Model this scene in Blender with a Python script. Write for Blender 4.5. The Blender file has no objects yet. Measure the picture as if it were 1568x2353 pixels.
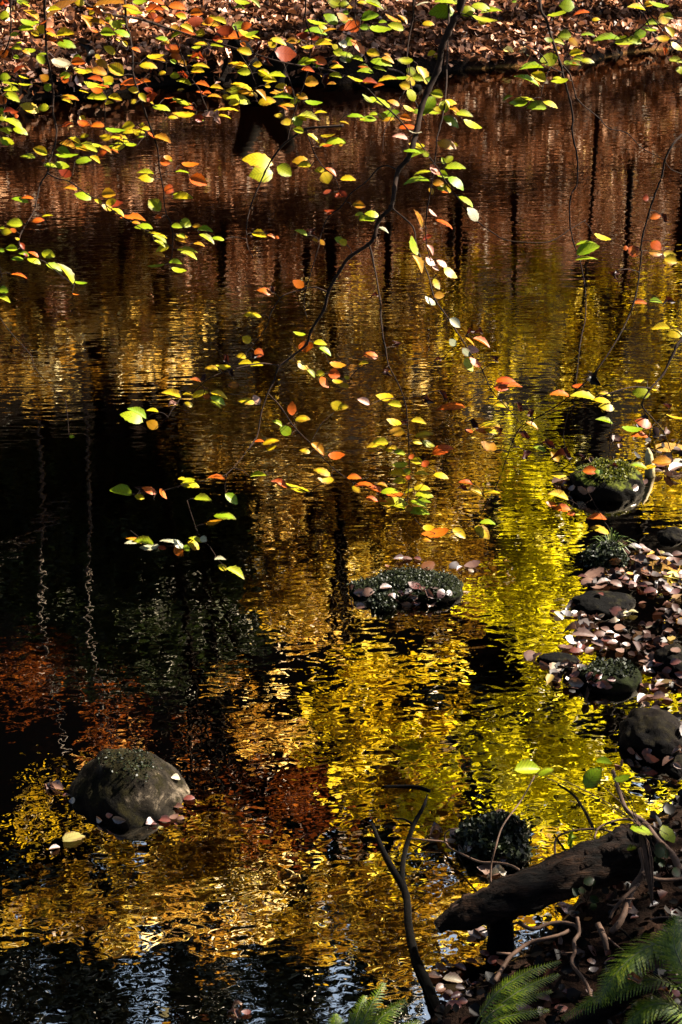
import bpy, math, random
import numpy as np
from mathutils import Vector, Matrix

random.seed(7)
RNG = np.random.default_rng(11)
scene = bpy.context.scene
COL = scene.collection
rad = math.radians

# ------------------------------------------------------------------ camera
CAM_H, PITCH, FPX = 3.2, rad(28.0), 3688.0          # focal length in units of a 1568 px wide frame
CX, CY = 784.0, 1176.5
cam_d = bpy.data.cameras.new('camera')
cam = bpy.data.objects.new('camera', cam_d)
COL.objects.link(cam)
cam.location = (0, 0, CAM_H)
cam.rotation_euler = (math.pi / 2 - PITCH, 0, 0)
cam_d.sensor_fit = 'HORIZONTAL'
cam_d.sensor_width = 24.0
cam_d.lens = 24.0 * FPX / 1568.0
cam_d.clip_start = 0.05
cam_d.clip_end = 500
scene.camera = cam
CR = Vector((1, 0, 0))
CU = Vector((0, math.sin(PITCH), math.cos(PITCH)))
CB = Vector((0, -math.cos(PITCH), math.sin(PITCH)))   # towards the viewer
EYE = Vector((0, 0, CAM_H))


def ray(px, py):
    return CR * ((px - CX) / FPX) - CU * ((py - CY) / FPX) - CB


def at_depth(px, py, d):
    return EYE + ray(px, py) * d


def on_z(px, py, z=0.0):
    r = ray(px, py)
    return EYE + r * ((z - CAM_H) / r.z)


# ------------------------------------------------------------------ light
SUN_EL, SUN_AZ = rad(44), rad(67)      # azimuth measured from +Y towards +X
w = bpy.data.worlds.new('World')
scene.world = w
w.use_nodes = True
nt = w.node_tree
sky = nt.nodes.new('ShaderNodeTexSky')
sky.sky_type = 'NISHITA'
sky.sun_disc = False
sky.sun_elevation = SUN_EL
sky.sun_rotation = SUN_AZ
bgn = nt.nodes['Background']
bgn.inputs['Strength'].default_value = 0.05
nt.links.new(sky.outputs[0], bgn.inputs['Color'])
sd = bpy.data.lights.new('sun', 'SUN')
sd.energy = 5.0
sd.angle = rad(0.5)
sd.color = (1.0, 0.90, 0.74)
so = bpy.data.objects.new('sun', sd)
COL.objects.link(so)
SDIR = Vector((math.sin(SUN_AZ) * math.cos(SUN_EL), math.cos(SUN_AZ) * math.cos(SUN_EL), math.sin(SUN_EL)))
so.rotation_euler = SDIR.to_track_quat('Z', 'Y').to_euler()
so.location = SDIR * 40
vs = scene.view_settings
vs.view_transform = 'Standard'
vs.look = 'None'
vs.exposure = 3.75
vs.gamma = 1
scene.cycles.use_denoising = True
scene.cycles.max_bounces = 8
scene.cycles.diffuse_bounces = 2
scene.cycles.glossy_bounces = 3
scene.cycles.transmission_bounces = 4
scene.cycles.transparent_max_bounces = 12
scene.cycles.caustics_reflective = False
scene.cycles.caustics_refractive = False
scene.cycles.sample_clamp_indirect = 6


# ------------------------------------------------------------------ helpers
def tag(o, label=None, cat=None, group=None, kind=None):
    if label: o['label'] = label
    if cat: o['category'] = cat
    if group: o['group'] = group
    if kind: o['kind'] = kind
    return o


def empty(name, loc=(0, 0, 0)):
    o = bpy.data.objects.new(name, None)
    COL.objects.link(o)
    o.location = loc
    o.empty_display_size = 0.1
    return o


def mesh_np(name, verts, faces, mat=None, smooth=False):
    """faces: (n,3) or (n,4) int array."""
    me = bpy.data.meshes.new(name)
    verts = np.asarray(verts, dtype=np.float32)
    faces = np.asarray(faces, dtype=np.int32)
    k = faces.shape[1]
    me.vertices.add(len(verts))
    me.vertices.foreach_set('co', verts.ravel())
    me.loops.add(faces.size)
    me.loops.foreach_set('vertex_index', faces.ravel())
    me.polygons.add(len(faces))
    me.polygons.foreach_set('loop_start', np.arange(0, faces.size, k, dtype=np.int32))
    me.polygons.foreach_set('loop_total', np.full(len(faces), k, dtype=np.int32))
    if smooth:
        me.polygons.foreach_set('use_smooth', np.ones(len(faces), dtype=bool))
    me.update(calc_edges=True)
    if mat: me.materials.append(mat)
    return me


def link(name, me, parent=None):
    o = bpy.data.objects.new(name, me)
    COL.objects.link(o)
    if parent is not None:
        o.parent = parent
    return o


class MB:
    """collects tubes, strips and quads for ONE mesh object"""
    def __init__(self):
        self.v, self.f = [], []

    def quad(self, a, b, c, d):
        n = len(self.v)
        self.v += [tuple(a), tuple(b), tuple(c), tuple(d)]
        self.f.append((n, n + 1, n + 2, n + 3))

    def tube(self, pts, radii, seg=6, jag=0.0, bark=0.0, bseed=0):
        pts = [Vector(p) for p in pts]
        n0 = len(self.v)
        up = Vector((0.3, 0.2, 0.93))
        m = len(pts)
        for i, p in enumerate(pts):
            t = (pts[min(i + 1, m - 1)] - pts[max(i - 1, 0)])
            if t.length < 1e-7: t = Vector((0, 0, 1))
            t.normalize()
            a = t.cross(up)
            if a.length < 1e-3: a = t.cross(Vector((1, 0, 0)))
            a.normalize()
            b = t.cross(a)
            for k in range(seg):
                an = 2 * math.pi * k / seg
                r = radii[i] * (1 + (random.uniform(-jag, jag) if jag else 0))
                if bark:
                    r *= 1 + bark * float(fbm(np.array([seg * .55 * abs((k / seg) * 2 - 1)]), np.array([i * .16 + bseed]), 40 + bseed, 4)[0]) * 2
                self.v.append(tuple(p + a * (r * math.cos(an)) + b * (r * math.sin(an))))
        for i in range(m - 1):
            for k in range(seg):
                k2 = (k + 1) % seg
                self.f.append((n0 + i * seg + k, n0 + i * seg + k2, n0 + (i + 1) * seg + k2, n0 + (i + 1) * seg + k))
        # end caps (fans)
        for ring, flip in ((0, True), (m - 1, False)):
            c = len(self.v)
            self.v.append(tuple(pts[ring]))
            for k in range(seg):
                q = (n0 + ring * seg + k, n0 + ring * seg + (k + 1) % seg)
                self.f.append((q[1], q[0], c) if flip else (q[0], q[1], c))

    def build(self, name, mat, parent=None, smooth=True, loc=None):
        me = bpy.data.meshes.new(name)
        v = self.v
        if loc is not None:
            v = [(p[0] - loc[0], p[1] - loc[1], p[2] - loc[2]) for p in v]
        me.from_pydata(v, [], self.f)
        if smooth:
            me.polygons.foreach_set('use_smooth', [True] * len(me.polygons))
        me.materials.append(mat)
        me.update()
        return link(name, me, parent)


def spline(pts, n=4):
    """Catmull-Rom through the points"""
    P = [Vector(p) for p in pts]
    if len(P) < 3: return P
    out = []
    for i in range(len(P) - 1):
        p0, p1, p2, p3 = P[max(i - 1, 0)], P[i], P[i + 1], P[min(i + 2, len(P) - 1)]
        for k in range(n):
            t = k / n
            out.append(0.5 * ((2 * p1) + (p2 - p0) * t + (2 * p0 - 5 * p1 + 4 * p2 - p3) * t * t + (3 * p1 - p0 - 3 * p2 + p3) * t ** 3))
    out.append(P[-1])
    return out


# ---- value noise in numpy (terrain, rocks)
def vnoise(x, y, seed=0):
    def h(i, j):
        n = (i * 374761393 + j * 668265263 + seed * 144665) & 0x7fffffff
        n = ((n ^ (n >> 13)) * 1274126177) & 0x7fffffff
        return ((n ^ (n >> 16)) & 0xffff) / 65535.0
    xi, yi = np.floor(x).astype(np.int64), np.floor(y).astype(np.int64)
    fx, fy = x - xi, y - yi
    fx, fy = fx * fx * (3 - 2 * fx), fy * fy * (3 - 2 * fy)
    return (h(xi, yi) * (1 - fx) + h(xi + 1, yi) * fx) * (1 - fy) + (h(xi, yi + 1) * (1 - fx) + h(xi + 1, yi + 1) * fx) * fy


def fbm(x, y, seed=0, o=4):
    s, a, t = 0, 1, 0
    for i in range(o):
        s = s + a * vnoise(x * 2 ** i, y * 2 ** i, seed + i)
        t += a
        a *= 0.5
    return s / t - 0.5


# ------------------------------------------------------------------ materials
def new_mat(name):
    m = bpy.data.materials.new(name)
    m.use_nodes = True
    m.node_tree.nodes.clear()
    return m, m.node_tree.nodes, m.node_tree.links


def ramp(N, stops, interp='LINEAR'):
    r = N.new('ShaderNodeValToRGB')
    r.color_ramp.interpolation = interp
    e = r.color_ramp.elements
    while len(e) < len(stops): e.new(0.5)
    for el, (p, c) in zip(e, stops):
        el.position = p
        el.color = (*c, 1)
    return r


def noise(N, L, vec, scale, detail=3, rough=0.55, dist=0.0):
    n = N.new('ShaderNodeTexNoise')
    n.inputs['Scale'].default_value = scale
    n.inputs['Detail'].default_value = detail
    n.inputs['Roughness'].default_value = rough
    n.inputs['Distortion'].default_value = dist
    if vec is not None: L.new(vec, n.inputs['Vector'])
    return n


def math_n(N, L, op, a, b=None, c=None, clamp=False):
    m = N.new('ShaderNodeMath')
    m.operation = op
    m.use_clamp = clamp
    for i, v in enumerate((a, b, c)):
        if v is None: continue
        if isinstance(v, (int, float)): m.inputs[i].default_value = v
        else: L.new(v, m.inputs[i])
    return m.outputs[0]


def rough_mat(name, stops, scale=8, rough=0.85, bump=0.0, bscale=None, spec=0.3, detail=5, coord='Object'):
    m, N, L = new_mat(name)
    tc = N.new('ShaderNodeTexCoord')
    n = noise(N, L, tc.outputs[coord], scale, detail, 0.65)
    r = ramp(N, stops)
    L.new(n.outputs['Fac'], r.inputs[0])
    p = N.new('ShaderNodeBsdfPrincipled')
    p.inputs['Roughness'].default_value = rough
    p.inputs['Specular IOR Level'].default_value = spec
    L.new(r.outputs[0], p.inputs['Base Color'])
    if bump:
        n2 = noise(N, L, tc.outputs[coord], bscale or scale * 3, 6, 0.7)
        b = N.new('ShaderNodeBump')
        b.inputs['Strength'].default_value = 1
        b.inputs['Distance'].default_value = bump
        L.new(n2.outputs['Fac'], b.inputs['Height'])
        L.new(b.outputs[0], p.inputs['Normal'])
    o = N.new('ShaderNodeOutputMaterial')
    L.new(p.outputs[0], o.inputs[0])
    return m


def foliage_mat(name, stops, trans=0.5, rough=0.5, spec=0.2, island=1.0):
    """many small leaves in one mesh: each leaf its own colour"""
    m, N, L = new_mat(name)
    g = N.new('ShaderNodeNewGeometry')
    r = ramp(N, stops)
    at = N.new('ShaderNodeAttribute')          # each bough has its own tone, each leaf varies round it
    at.attribute_name = 'bough'
    L.new(math_n(N, L, 'ADD', at.outputs['Fac'], math_n(N, L, 'MULTIPLY', g.outputs['Random Per Island'], island), None, True), r.inputs[0])
    d = N.new('ShaderNodeBsdfPrincipled')
    d.inputs['Roughness'].default_value = rough
    d.inputs['Specular IOR Level'].default_value = spec
    t = N.new('ShaderNodeBsdfTranslucent')
    L.new(r.outputs[0], d.inputs[0])
    L.new(r.outputs[0], t.inputs[0])
    mx = N.new('ShaderNodeMixShader')
    mx.inputs[0].default_value = trans
    L.new(d.outputs[0], mx.inputs[1])
    L.new(t.outputs[0], mx.inputs[2])
    o = N.new('ShaderNodeOutputMaterial')
    L.new(mx.outputs[0], o.inputs[0])
    return m


def leaf_mat(name, c0, c1, trans=0.45, tcol=None, spots=0.6, vein=0.38, spec=0.1):
    """one broad leaf: midrib, side veins and blotches"""
    c0, c1 = tuple(c * LEAF_K for c in c0), tuple(c * LEAF_K for c in c1)
    m, N, L = new_mat(name)
    tc = N.new('ShaderNodeTexCoord')
    oi = N.new('ShaderNodeObjectInfo')
    sep = N.new('ShaderNodeSeparateXYZ')
    L.new(tc.outputs['Object'], sep.inputs[0])
    ay = math_n(N, L, 'ABSOLUTE', sep.outputs[1])
    ph = math_n(N, L, 'SUBTRACT', sep.outputs[0], math_n(N, L, 'MULTIPLY', ay, 0.9))
    sv = math_n(N, L, 'POWER', math_n(N, L, 'ABSOLUTE', math_n(N, L, 'SINE', math_n(N, L, 'MULTIPLY', ph, 25.0))), 6.0)
    mid = math_n(N, L, 'LESS_THAN', ay, 0.016)
    veins = math_n(N, L, 'MAXIMUM', math_n(N, L, 'SUBTRACT', 1.0, math_n(N, L, 'ADD', sv, 0.0)), 0.0)
    vv = math_n(N, L, 'MAXIMUM', math_n(N, L, 'MULTIPLY', math_n(N, L, 'POWER', veins, 5.0), 0.7), mid)
    add = N.new('ShaderNodeVectorMath')
    L.new(tc.outputs['Object'], add.inputs[0])
    sc = math_n(N, L, 'MULTIPLY', oi.outputs['Random'], 40.0)
    L.new(sc, add.inputs[1])
    n = noise(N, L, add.outputs[0], 3.0, 4, 0.6)
    fac = math_n(N, L, 'ADD', math_n(N, L, 'MULTIPLY', n.outputs['Fac'], 1.0), math_n(N, L, 'MULTIPLY', math_n(N, L, 'SUBTRACT', oi.outputs['Random'], 0.5), 0.9), None, True)
    mixc = N.new('ShaderNodeMix'); mixc.data_type = 'RGBA'
    mixc.inputs['A'].default_value = (*c0, 1)
    mixc.inputs['B'].default_value = (*c1, 1)
    L.new(fac, mixc.inputs['Factor'])
    # blotches (wear)
    n2 = noise(N, L, add.outputs[0], 11.0, 3, 0.6)
    bl = N.new('ShaderNodeMapRange')
    bl.inputs[1].default_value = 0.66; bl.inputs[2].default_value = 0.74
    bl.inputs[3].default_value = 0.0; bl.inputs[4].default_value = spots
    L.new(n2.outputs['Fac'], bl.inputs[0])
    # dry brown margin and tip on some leaves
    ed = N.new('ShaderNodeMapRange')
    ed.inputs[1].default_value = 0.30; ed.inputs[2].default_value = 0.42
    ed.inputs[3].default_value = 0.0; ed.inputs[4].default_value = 0.62
    tipx = math_n(N, L, 'MULTIPLY', math_n(N, L, 'MAXIMUM', math_n(N, L, 'SUBTRACT', sep.outputs[0], .72), 0.0), 0.9)
    old = math_n(N, L, 'MULTIPLY', math_n(N, L, 'FRACT', math_n(N, L, 'MULTIPLY', oi.outputs['Random'], 7.31)), .22)
    L.new(math_n(N, L, 'ADD', math_n(N, L, 'ADD', ay, tipx), math_n(N, L, 'ADD', old, math_n(N, L, 'MULTIPLY', math_n(N, L, 'SUBTRACT', n.outputs['Fac'], .5), .35))), ed.inputs[0])
    dk0 = math_n(N, L, 'MAXIMUM', bl.outputs[0], ed.outputs[0])
    dk = math_n(N, L, 'ADD', dk0, math_n(N, L, 'MULTIPLY', vv, vein), None, True)
    mixd = N.new('ShaderNodeMix'); mixd.data_type = 'RGBA'
    mixd.inputs['B'].default_value = (c0[0] * 0.35 + 0.006, c0[1] * 0.14 + 0.002, c0[2] * 0.1, 1)
    L.new(dk, mixd.inputs['Factor'])
    L.new(mixc.outputs['Result'], mixd.inputs['A'])
    p = N.new('ShaderNodeBsdfPrincipled')
    p.inputs['Roughness'].default_value = 0.45
    p.inputs['Specular IOR Level'].default_value = spec
    L.new(mixd.outputs['Result'], p.inputs['Base Color'])
    t = N.new('ShaderNodeBsdfTranslucent')
    L.new(mixd.outputs['Result'], t.inputs[0])
    mx = N.new('ShaderNodeMixShader')
    mx.inputs[0].default_value = trans
    L.new(p.outputs[0], mx.inputs[1])
    L.new(t.outputs[0], mx.inputs[2])
    o = N.new('ShaderNodeOutputMaterial')
    L.new(mx.outputs[0], o.inputs[0])
    return m


M = {}
LEAF_K = 0.63
# hanging leaves
M['G'] = leaf_mat('leaf_green', (0.115, 0.195, 0.003), (0.27, 0.265, 0.004))
M['Y'] = leaf_mat('leaf_yellow', (0.28, 0.245, 0.003), (0.42, 0.27, 0.004))
M['A'] = leaf_mat('leaf_amber', (0.29, 0.125, 0.003), (0.31, 0.17, 0.004))
M['O'] = leaf_mat('leaf_orange', (0.34, 0.055, 0.003), (0.36, 0.095, 0.003))
M['R'] = leaf_mat('leaf_red', (0.16, 0.018, 0.003), (0.22, 0.035, 0.003))
M['D'] = leaf_mat('leaf_dark', (0.010, 0.002, 0.001), (0.035, 0.005, 0.002), trans=0.35, spec=.1)
M['W'] = leaf_mat('leaf_pale', (0.20, 0.22, 0.12), (0.30, 0.28, 0.19), trans=0.3, spots=0.1)
M['P'] = leaf_mat('leaf_pink', (0.28, 0.14, 0.10), (0.40, 0.24, 0.17), trans=0.3)
M['B'] = leaf_mat('leaf_brown', (0.19, 0.07, 0.004), (0.22, 0.09, 0.004))
M['K'] = leaf_mat('leaf_black', (0.0012, 0.0007, 0.0005), (0.003, 0.0012, 0.0008), trans=0.1, spec=.05)
# fallen leaves, wet
LEAF_K = 0.29
M['p'] = leaf_mat('fallen_pink', (0.085, 0.030, 0.019), (0.17, 0.085, 0.050), trans=0.15, spec=0.4)
M['r'] = leaf_mat('fallen_red', (0.065, 0.009, 0.005), (0.14, 0.024, 0.013), trans=0.15, spec=0.4)
M['w'] = leaf_mat('fallen_pale', (0.30, 0.25, 0.16), (0.40, 0.34, 0.24), trans=0.15, spec=0.4)
M['y'] = leaf_mat('fallen_yellow', (0.22, 0.20, 0.05), (0.30, 0.26, 0.07), trans=0.15, spec=0.4, spots=0.8)
M['d'] = leaf_mat('fallen_dark', (0.03, 0.018, 0.016), (0.06, 0.035, 0.03), trans=0.1, spec=0.4)
M['o'] = leaf_mat('fallen_orange', (0.16, 0.05, 0.008), (0.24, 0.08, 0.01), trans=0.2, spec=0.4)
M['twig'] = rough_mat('twig_bark', [(0.3, (0.0022, 0.0012, 0.0007)), (0.7, (0.011, 0.0052, 0.003))], 30, 0.9, 0.0006, 120, spec=0.05)
M['stick'] = rough_mat('pale_stick_bark', [(0.3, (0.012, 0.006, 0.003)), (0.7, (0.040, 0.020, 0.011))], 30, 0.8, 0.001, 90, spec=.15)
M['darkwood'] = rough_mat('wet_dark_bark', [(0.45, (0.0002, 0.00014, 0.0001)), (0.8, (0.0014, 0.0008, 0.0005))], 14, 0.9, 0.004, 50, spec=.02)
M['trunk'] = rough_mat('shaded_tree_bark', [(0.35, (0.0007, 0.0005, 0.0004)), (0.75, (0.0042, 0.0026, 0.0018))], 5, 0.95, 0.02, 12, spec=.02)
M['birch'] = rough_mat('pale_birch_bark', [(0.42, (0.006, 0.003, 0.002)), (0.6, (0.05, 0.028, 0.018)), (0.8, (0.16, 0.10, 0.07))], 4, 0.8, 0.004, 14)
# ------------------------------------------------------------------ terrain
def sstep(a, b, x):
    t = np.clip((x - a) / (b - a), 0, 1)
    return t * t * (3 - 2 * t)


MOUNDS = []      # (x, y, radius, height of the top) small mud bars on the shallow side
for (px, py, r, h) in ((1515, 1300, .15, .022), (1420, 1320, .08, .004), (1560, 1420, .10, -.01), (1330, 1560, .10, -.015),
                       (1550, 1540, .13, .01), (1545, 1030, .22, .004), (1580, 1700, .16, .02), (1500, 1480, .08, -.02)):
    q = on_z(px, py)
    MOUNDS.append((q.x, q.y, r, h))


def ground_h(x, y):
    x = np.asarray(x, dtype=float); y = np.asarray(y, dtype=float)
    yb = 14.1 + 0.34 * np.clip(x, -5, 5) + 0.9 * fbm(x * 1.0, x * 0 + 3.1, 5, 5)
    yn = 2.95 + np.clip(1.1 * (x - 0.05), 0, 1.15) + 0.25 * np.clip(x - 1.1, 0, 4) + 0.25 * fbm(x * 2.1, y * 2.1, 9, 3)
    # stream bed: deep on the left, shallow on the right-hand side
    shallow = sstep(0.7, 1.7, x - 0.10 * (y - 5)) * sstep(9.0, 6.5, y)
    bed = -0.6 + 0.50 * shallow + 0.10 * fbm(x * 1.3, y * 1.3, 3, 4)
    bar = np.exp(-(((x + 1.15) / 0.75) ** 2 + ((y - 9.9) / 0.8) ** 2))
    bar2 = np.exp(-(((x - 1.5) / 0.9) ** 2 + ((y - 10.6) / 0.55) ** 2))
    bed = bed + 0.42 * np.maximum(bar, 0.7 * bar2)
    bed = np.minimum(bed, -0.035)
    for (mx, my, r, h) in MOUNDS:
        g = np.exp(-(((x - mx) / r) ** 2 + ((y - my) / (r * 0.9)) ** 2))
        bed = np.maximum(bed, -0.06 + (h + 0.06) * g + 0.012 * fbm(x * 9, y * 9, 4, 3) * (g > 0.05))
    # far bank
    s = y - yb
    lip = 0.20 - 0.13 * sstep(0.0, 1.6, x)
    far = lip + 0.30 * np.clip(s, 0, 1.2) + 0.60 * np.clip(s - 1.2, 0, 6.0) + 0.55 * np.clip(s - 7.2, 0, 2.5) \
        + 1.75 * np.clip(s - 9.7, 0, 11.0) + 0.15 * np.clip(s - 20.7, 0, 100)
    far = far + (0.10 * fbm(x * 1.7, y * 1.7, 21, 4) + 0.9 * fbm(x * .2, y * .2, 8, 3) * sstep(3, 12, s)) * sstep(0, 0.6, s)
    t = sstep(-0.10, 0.05, s)
    z = bed * (1 - t) + far * t
    # near bank
    sn = yn - y
    near = 0.03 + 0.15 * np.clip(sn, 0, 1.3) + 0.75 * np.clip(sn - 1.3, 0, 2.2) + 0.12 * np.clip(sn - 3.5, 0, 40) + 0.06 * fbm(x * 4, y * 4, 31, 4)
    t2 = sstep(-0.07, 0.06, sn)
    return z * (1 - t2) + near * t2


def gz(x, y):
    return float(ground_h(np.array([x]), np.array([y]))[0])


xs = np.concatenate([np.linspace(-40, -5, 36)[:-1], np.linspace(-5, -0.0, 84)[:-1], np.linspace(0.0, 2.2, 75)[:-1], np.linspace(2.2, 5, 44)[:-1], np.linspace(5, 40, 36)])
ys = np.concatenate([np.linspace(-12, 2, 30)[:-1], np.linspace(2, 7.5, 180)[:-1], np.linspace(7.5, 12.0, 60)[:-1], np.linspace(12.0, 17.5, 170)[:-1], np.linspace(17.5, 60, 86)])
GX, GY = np.meshgrid(xs, ys)
GZ = ground_h(GX, GY)
nx, ny = len(xs), len(ys)
idx = np.arange(nx * ny).reshape(ny, nx)
gf = np.stack([idx[:-1, :-1], idx[:-1, 1:], idx[1:, 1:], idx[1:, :-1]], -1).reshape(-1, 4)

m, N, L = new_mat('leafy_earth')
tc = N.new('ShaderNodeTexCoord')
sep = N.new('ShaderNodeSeparateXYZ')
L.new(tc.outputs['Object'], sep.inputs[0])
# dry side: a carpet of leaves (cells) over soil
vo = N.new('ShaderNodeTexVoronoi')
vo.inputs['Scale'].default_value = 15
vo.inputs['Randomness'].default_value = 1
L.new(tc.outputs['Object'], vo.inputs['Vector'])
sepc = N.new('ShaderNodeSeparateColor')
L.new(vo.outputs['Color'], sepc.inputs[0])
r1 = ramp(N, [(0.0, (0.006, 0.002, 0.001)), (0.35, (0.030, 0.009, 0.003)), (0.7, (0.085, 0.026, 0.009)), (1.0, (0.18, 0.075, 0.035))])
L.new(sepc.outputs[0], r1.inputs[0])
# bed: dark silt with paler sandy patches
n1 = noise(N, L, tc.outputs['Object'], 1.1, 5, 0.6)
r2 = ramp(N, [(0.25, (0.006, 0.003, 0.0015)), (0.45, (0.035, 0.013, 0.004)), (0.72, (0.26, 0.14, 0.03))])
hz = N.new('ShaderNodeMapRange')          # sand paler on shoals, black at depth: painted for light lost in water
hz.inputs[1].default_value = -0.50; hz.inputs[2].default_value = -0.12
L.new(sep.outputs[2], hz.inputs[0])
L.new(math_n(N, L, 'ADD', math_n(N, L, 'MULTIPLY', n1.outputs['Fac'], 0.5), math_n(N, L, 'MULTIPLY', hz.outputs[0], 0.5)), r2.inputs[0])
bedf = N.new('ShaderNodeMapRange')
bedf.inputs[1].default_value = -0.03; bedf.inputs[2].default_value = 0.03
L.new(sep.outputs[2], bedf.inputs[0])
mx = N.new('ShaderNodeMix'); mx.data_type = 'RGBA'
L.new(bedf.outputs[0], mx.inputs['Factor'])
L.new(r2.outputs[0], mx.inputs['A'])
# bare dark soil where the bank is steep
wet = N.new('ShaderNodeMapRange')
wet.inputs[1].default_value = 8.0; wet.inputs[2].default_value = 11.0
wet.inputs[3].default_value = 0.0; wet.inputs[4].default_value = 1.0
L.new(sep.outputs[1], wet.inputs[0])
nw = noise(N, L, tc.outputs['Object'], 14, 6, 0.7)
rw = ramp(N, [(0.35, (0.0012, 0.0007, 0.0005)), (0.6, (0.006, 0.003, 0.0018)), (0.8, (0.018, 0.008, 0.0045))])
L.new(nw.outputs['Fac'], rw.inputs[0])
mxw = N.new('ShaderNodeMix'); mxw.data_type = 'RGBA'
L.new(wet.outputs[0], mxw.inputs['Factor'])
L.new(rw.outputs[0], mxw.inputs['A'])
L.new(r1.outputs[0], mxw.inputs['B'])
L.new(mxw.outputs['Result'], mx.inputs['B'])
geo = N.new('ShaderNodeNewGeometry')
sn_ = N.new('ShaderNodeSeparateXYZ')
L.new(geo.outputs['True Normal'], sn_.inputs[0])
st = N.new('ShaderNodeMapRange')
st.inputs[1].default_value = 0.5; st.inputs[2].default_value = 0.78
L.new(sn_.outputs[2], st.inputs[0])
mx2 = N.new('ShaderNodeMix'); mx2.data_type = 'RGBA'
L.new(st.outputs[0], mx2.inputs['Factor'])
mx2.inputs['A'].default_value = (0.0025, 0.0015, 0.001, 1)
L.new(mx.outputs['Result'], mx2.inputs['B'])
p = N.new('ShaderNodeBsdfPrincipled')
p.inputs['Roughness'].default_value = 0.95
p.inputs['Specular IOR Level'].default_value = 0.02
L.new(mx2.outputs['Result'], p.inputs['Base Color'])
n3 = noise(N, L, tc.outputs['Object'], 22, 5, 0.7)
b = N.new('ShaderNodeBump'); b.inputs['Strength'].default_value = 1; b.inputs['Distance'].default_value = 0.03
L.new(n3.outputs['Fac'], b.inputs['Height'])
L.new(b.outputs[0], p.inputs['Normal'])
o = N.new('ShaderNodeOutputMaterial')
L.new(p.outputs[0], o.inputs[0])
M['ground'] = m
ground = link('ground', mesh_np('ground', np.stack([GX.ravel(), GY.ravel(), GZ.ravel()], 1), gf, m, True))
tag(ground, kind='structure')

# ------------------------------------------------------------------ water
WATER_IOR = 4.0
m, N, L = new_mat('tannin_water')
tc = N.new('ShaderNodeTexCoord')
mp = N.new('ShaderNodeMapping')
mp.inputs['Scale'].default_value = (0.62, 1.0, 1.0)
mp.inputs['Rotation'].default_value = (0, 0, rad(-6))
L.new(tc.outputs['Object'], mp.inputs['Vector'])
# long-crested ripples out in the stream, shorter chop near the stones
mpf = N.new('ShaderNodeMapping')
mpf.inputs['Scale'].default_value = (0.24, 1.0, 1.0)
mpf.inputs['Rotation'].default_value = (0, 0, rad(-2))
L.new(tc.outputs['Object'], mpf.inputs['Vector'])
sw_ = N.new('ShaderNodeSeparateXYZ'); L.new(tc.outputs['Object'], sw_.inputs[0])
zn = N.new('ShaderNodeMapRange')
zn.inputs[1].default_value = 4.6; zn.inputs[2].default_value = 6.6
L.new(sw_.outputs[1], zn.inputs[0])
na1 = noise(N, L, mp.outputs[0], 34, 0.5, 0.45, 0.4)
na2 = noise(N, L, mpf.outputs[0], 30, 1.0, 0.5, 0.2)
nam = N.new('ShaderNodeMix')
L.new(zn.outputs[0], nam.inputs['Factor']); L.new(na1.outputs['Fac'], nam.inputs['A']); L.new(na2.outputs['Fac'], nam.inputs['B'])
nb = noise(N, L, mpf.outputs[0], 12, 0.0, 0.5, 0.3)
nc = noise(N, L, mp.outputs[0], 3.2, 1.0, 0.5)
nd = noise(N, L, tc.outputs['Object'], 0.55, 2, 0.5)
wv = N.new('ShaderNodeTexWave')
wv.wave_type = 'BANDS'; wv.bands_direction = 'Y'
wv.inputs['Scale'].default_value = 2.6
wv.inputs['Distortion'].default_value = 5
wv.inputs['Detail'].default_value = 1.5
wv.inputs['Detail Scale'].default_value = 1.2
mp2 = N.new('ShaderNodeMapping')
mp2.inputs['Rotation'].default_value = (0, 0, rad(-24))
L.new(tc.outputs['Object'], mp2.inputs['Vector'])
L.new(mp2.outputs[0], wv.inputs['Vector'])
amp = N.new('ShaderNodeMapRange')
amp.inputs[1].default_value = 0.35; amp.inputs[2].default_value = 0.65
amp.inputs[3].default_value = 0.55; amp.inputs[4].default_value = 1.25
L.new(nd.outputs['Fac'], amp.inputs[0])
h = math_n(N, L, 'MULTIPLY', nam.outputs['Result'], math_n(N, L, 'ADD', 0.00030, math_n(N, L, 'MULTIPLY', zn.outputs[0], 0.00028)))
h = math_n(N, L, 'ADD', h, math_n(N, L, 'MULTIPLY', nb.outputs['Fac'], 0.00022))
h = math_n(N, L, 'MULTIPLY', h, amp.outputs[0])
h = math_n(N, L, 'ADD', h, math_n(N, L, 'MULTIPLY', nc.outputs['Fac'], 0.0005))
h = math_n(N, L, 'ADD', h, math_n(N, L, 'MULTIPLY', wv.outputs['Fac'], 0.00010))
b = N.new('ShaderNodeBump')
b.inputs['Strength'].default_value = 1
b.inputs['Distance'].default_value = 1
L.new(h, b.inputs['Height'])
fr = N.new('ShaderNodeFresnel')
fr.inputs['IOR'].default_value = WATER_IOR
L.new(b.outputs[0], fr.inputs['Normal'])
gl = N.new('ShaderNodeBsdfGlossy')
gl.inputs['Roughness'].default_value = 0.0
gl.inputs['Color'].default_value = (1.0, 0.86, 0.66, 1)
L.new(b.outputs[0], gl.inputs['Normal'])
tr = N.new('ShaderNodeBsdfTransparent')
tr.inputs[0].default_value = (0.70, 0.27, 0.07, 1)
mx = N.new('ShaderNodeMixShader')
L.new(fr.outputs[0], mx.inputs[0])
L.new(tr.outputs[0], mx.inputs[1])
L.new(gl.outputs[0], mx.inputs[2])
o = N.new('ShaderNodeOutputMaterial')
L.new(mx.outputs[0], o.inputs[0])
wx, wy = np.meshgrid(np.linspace(-40, 40, 41), np.linspace(-2, 20, 23))
wi = np.arange(wx.size).reshape(wx.shape)
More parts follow.
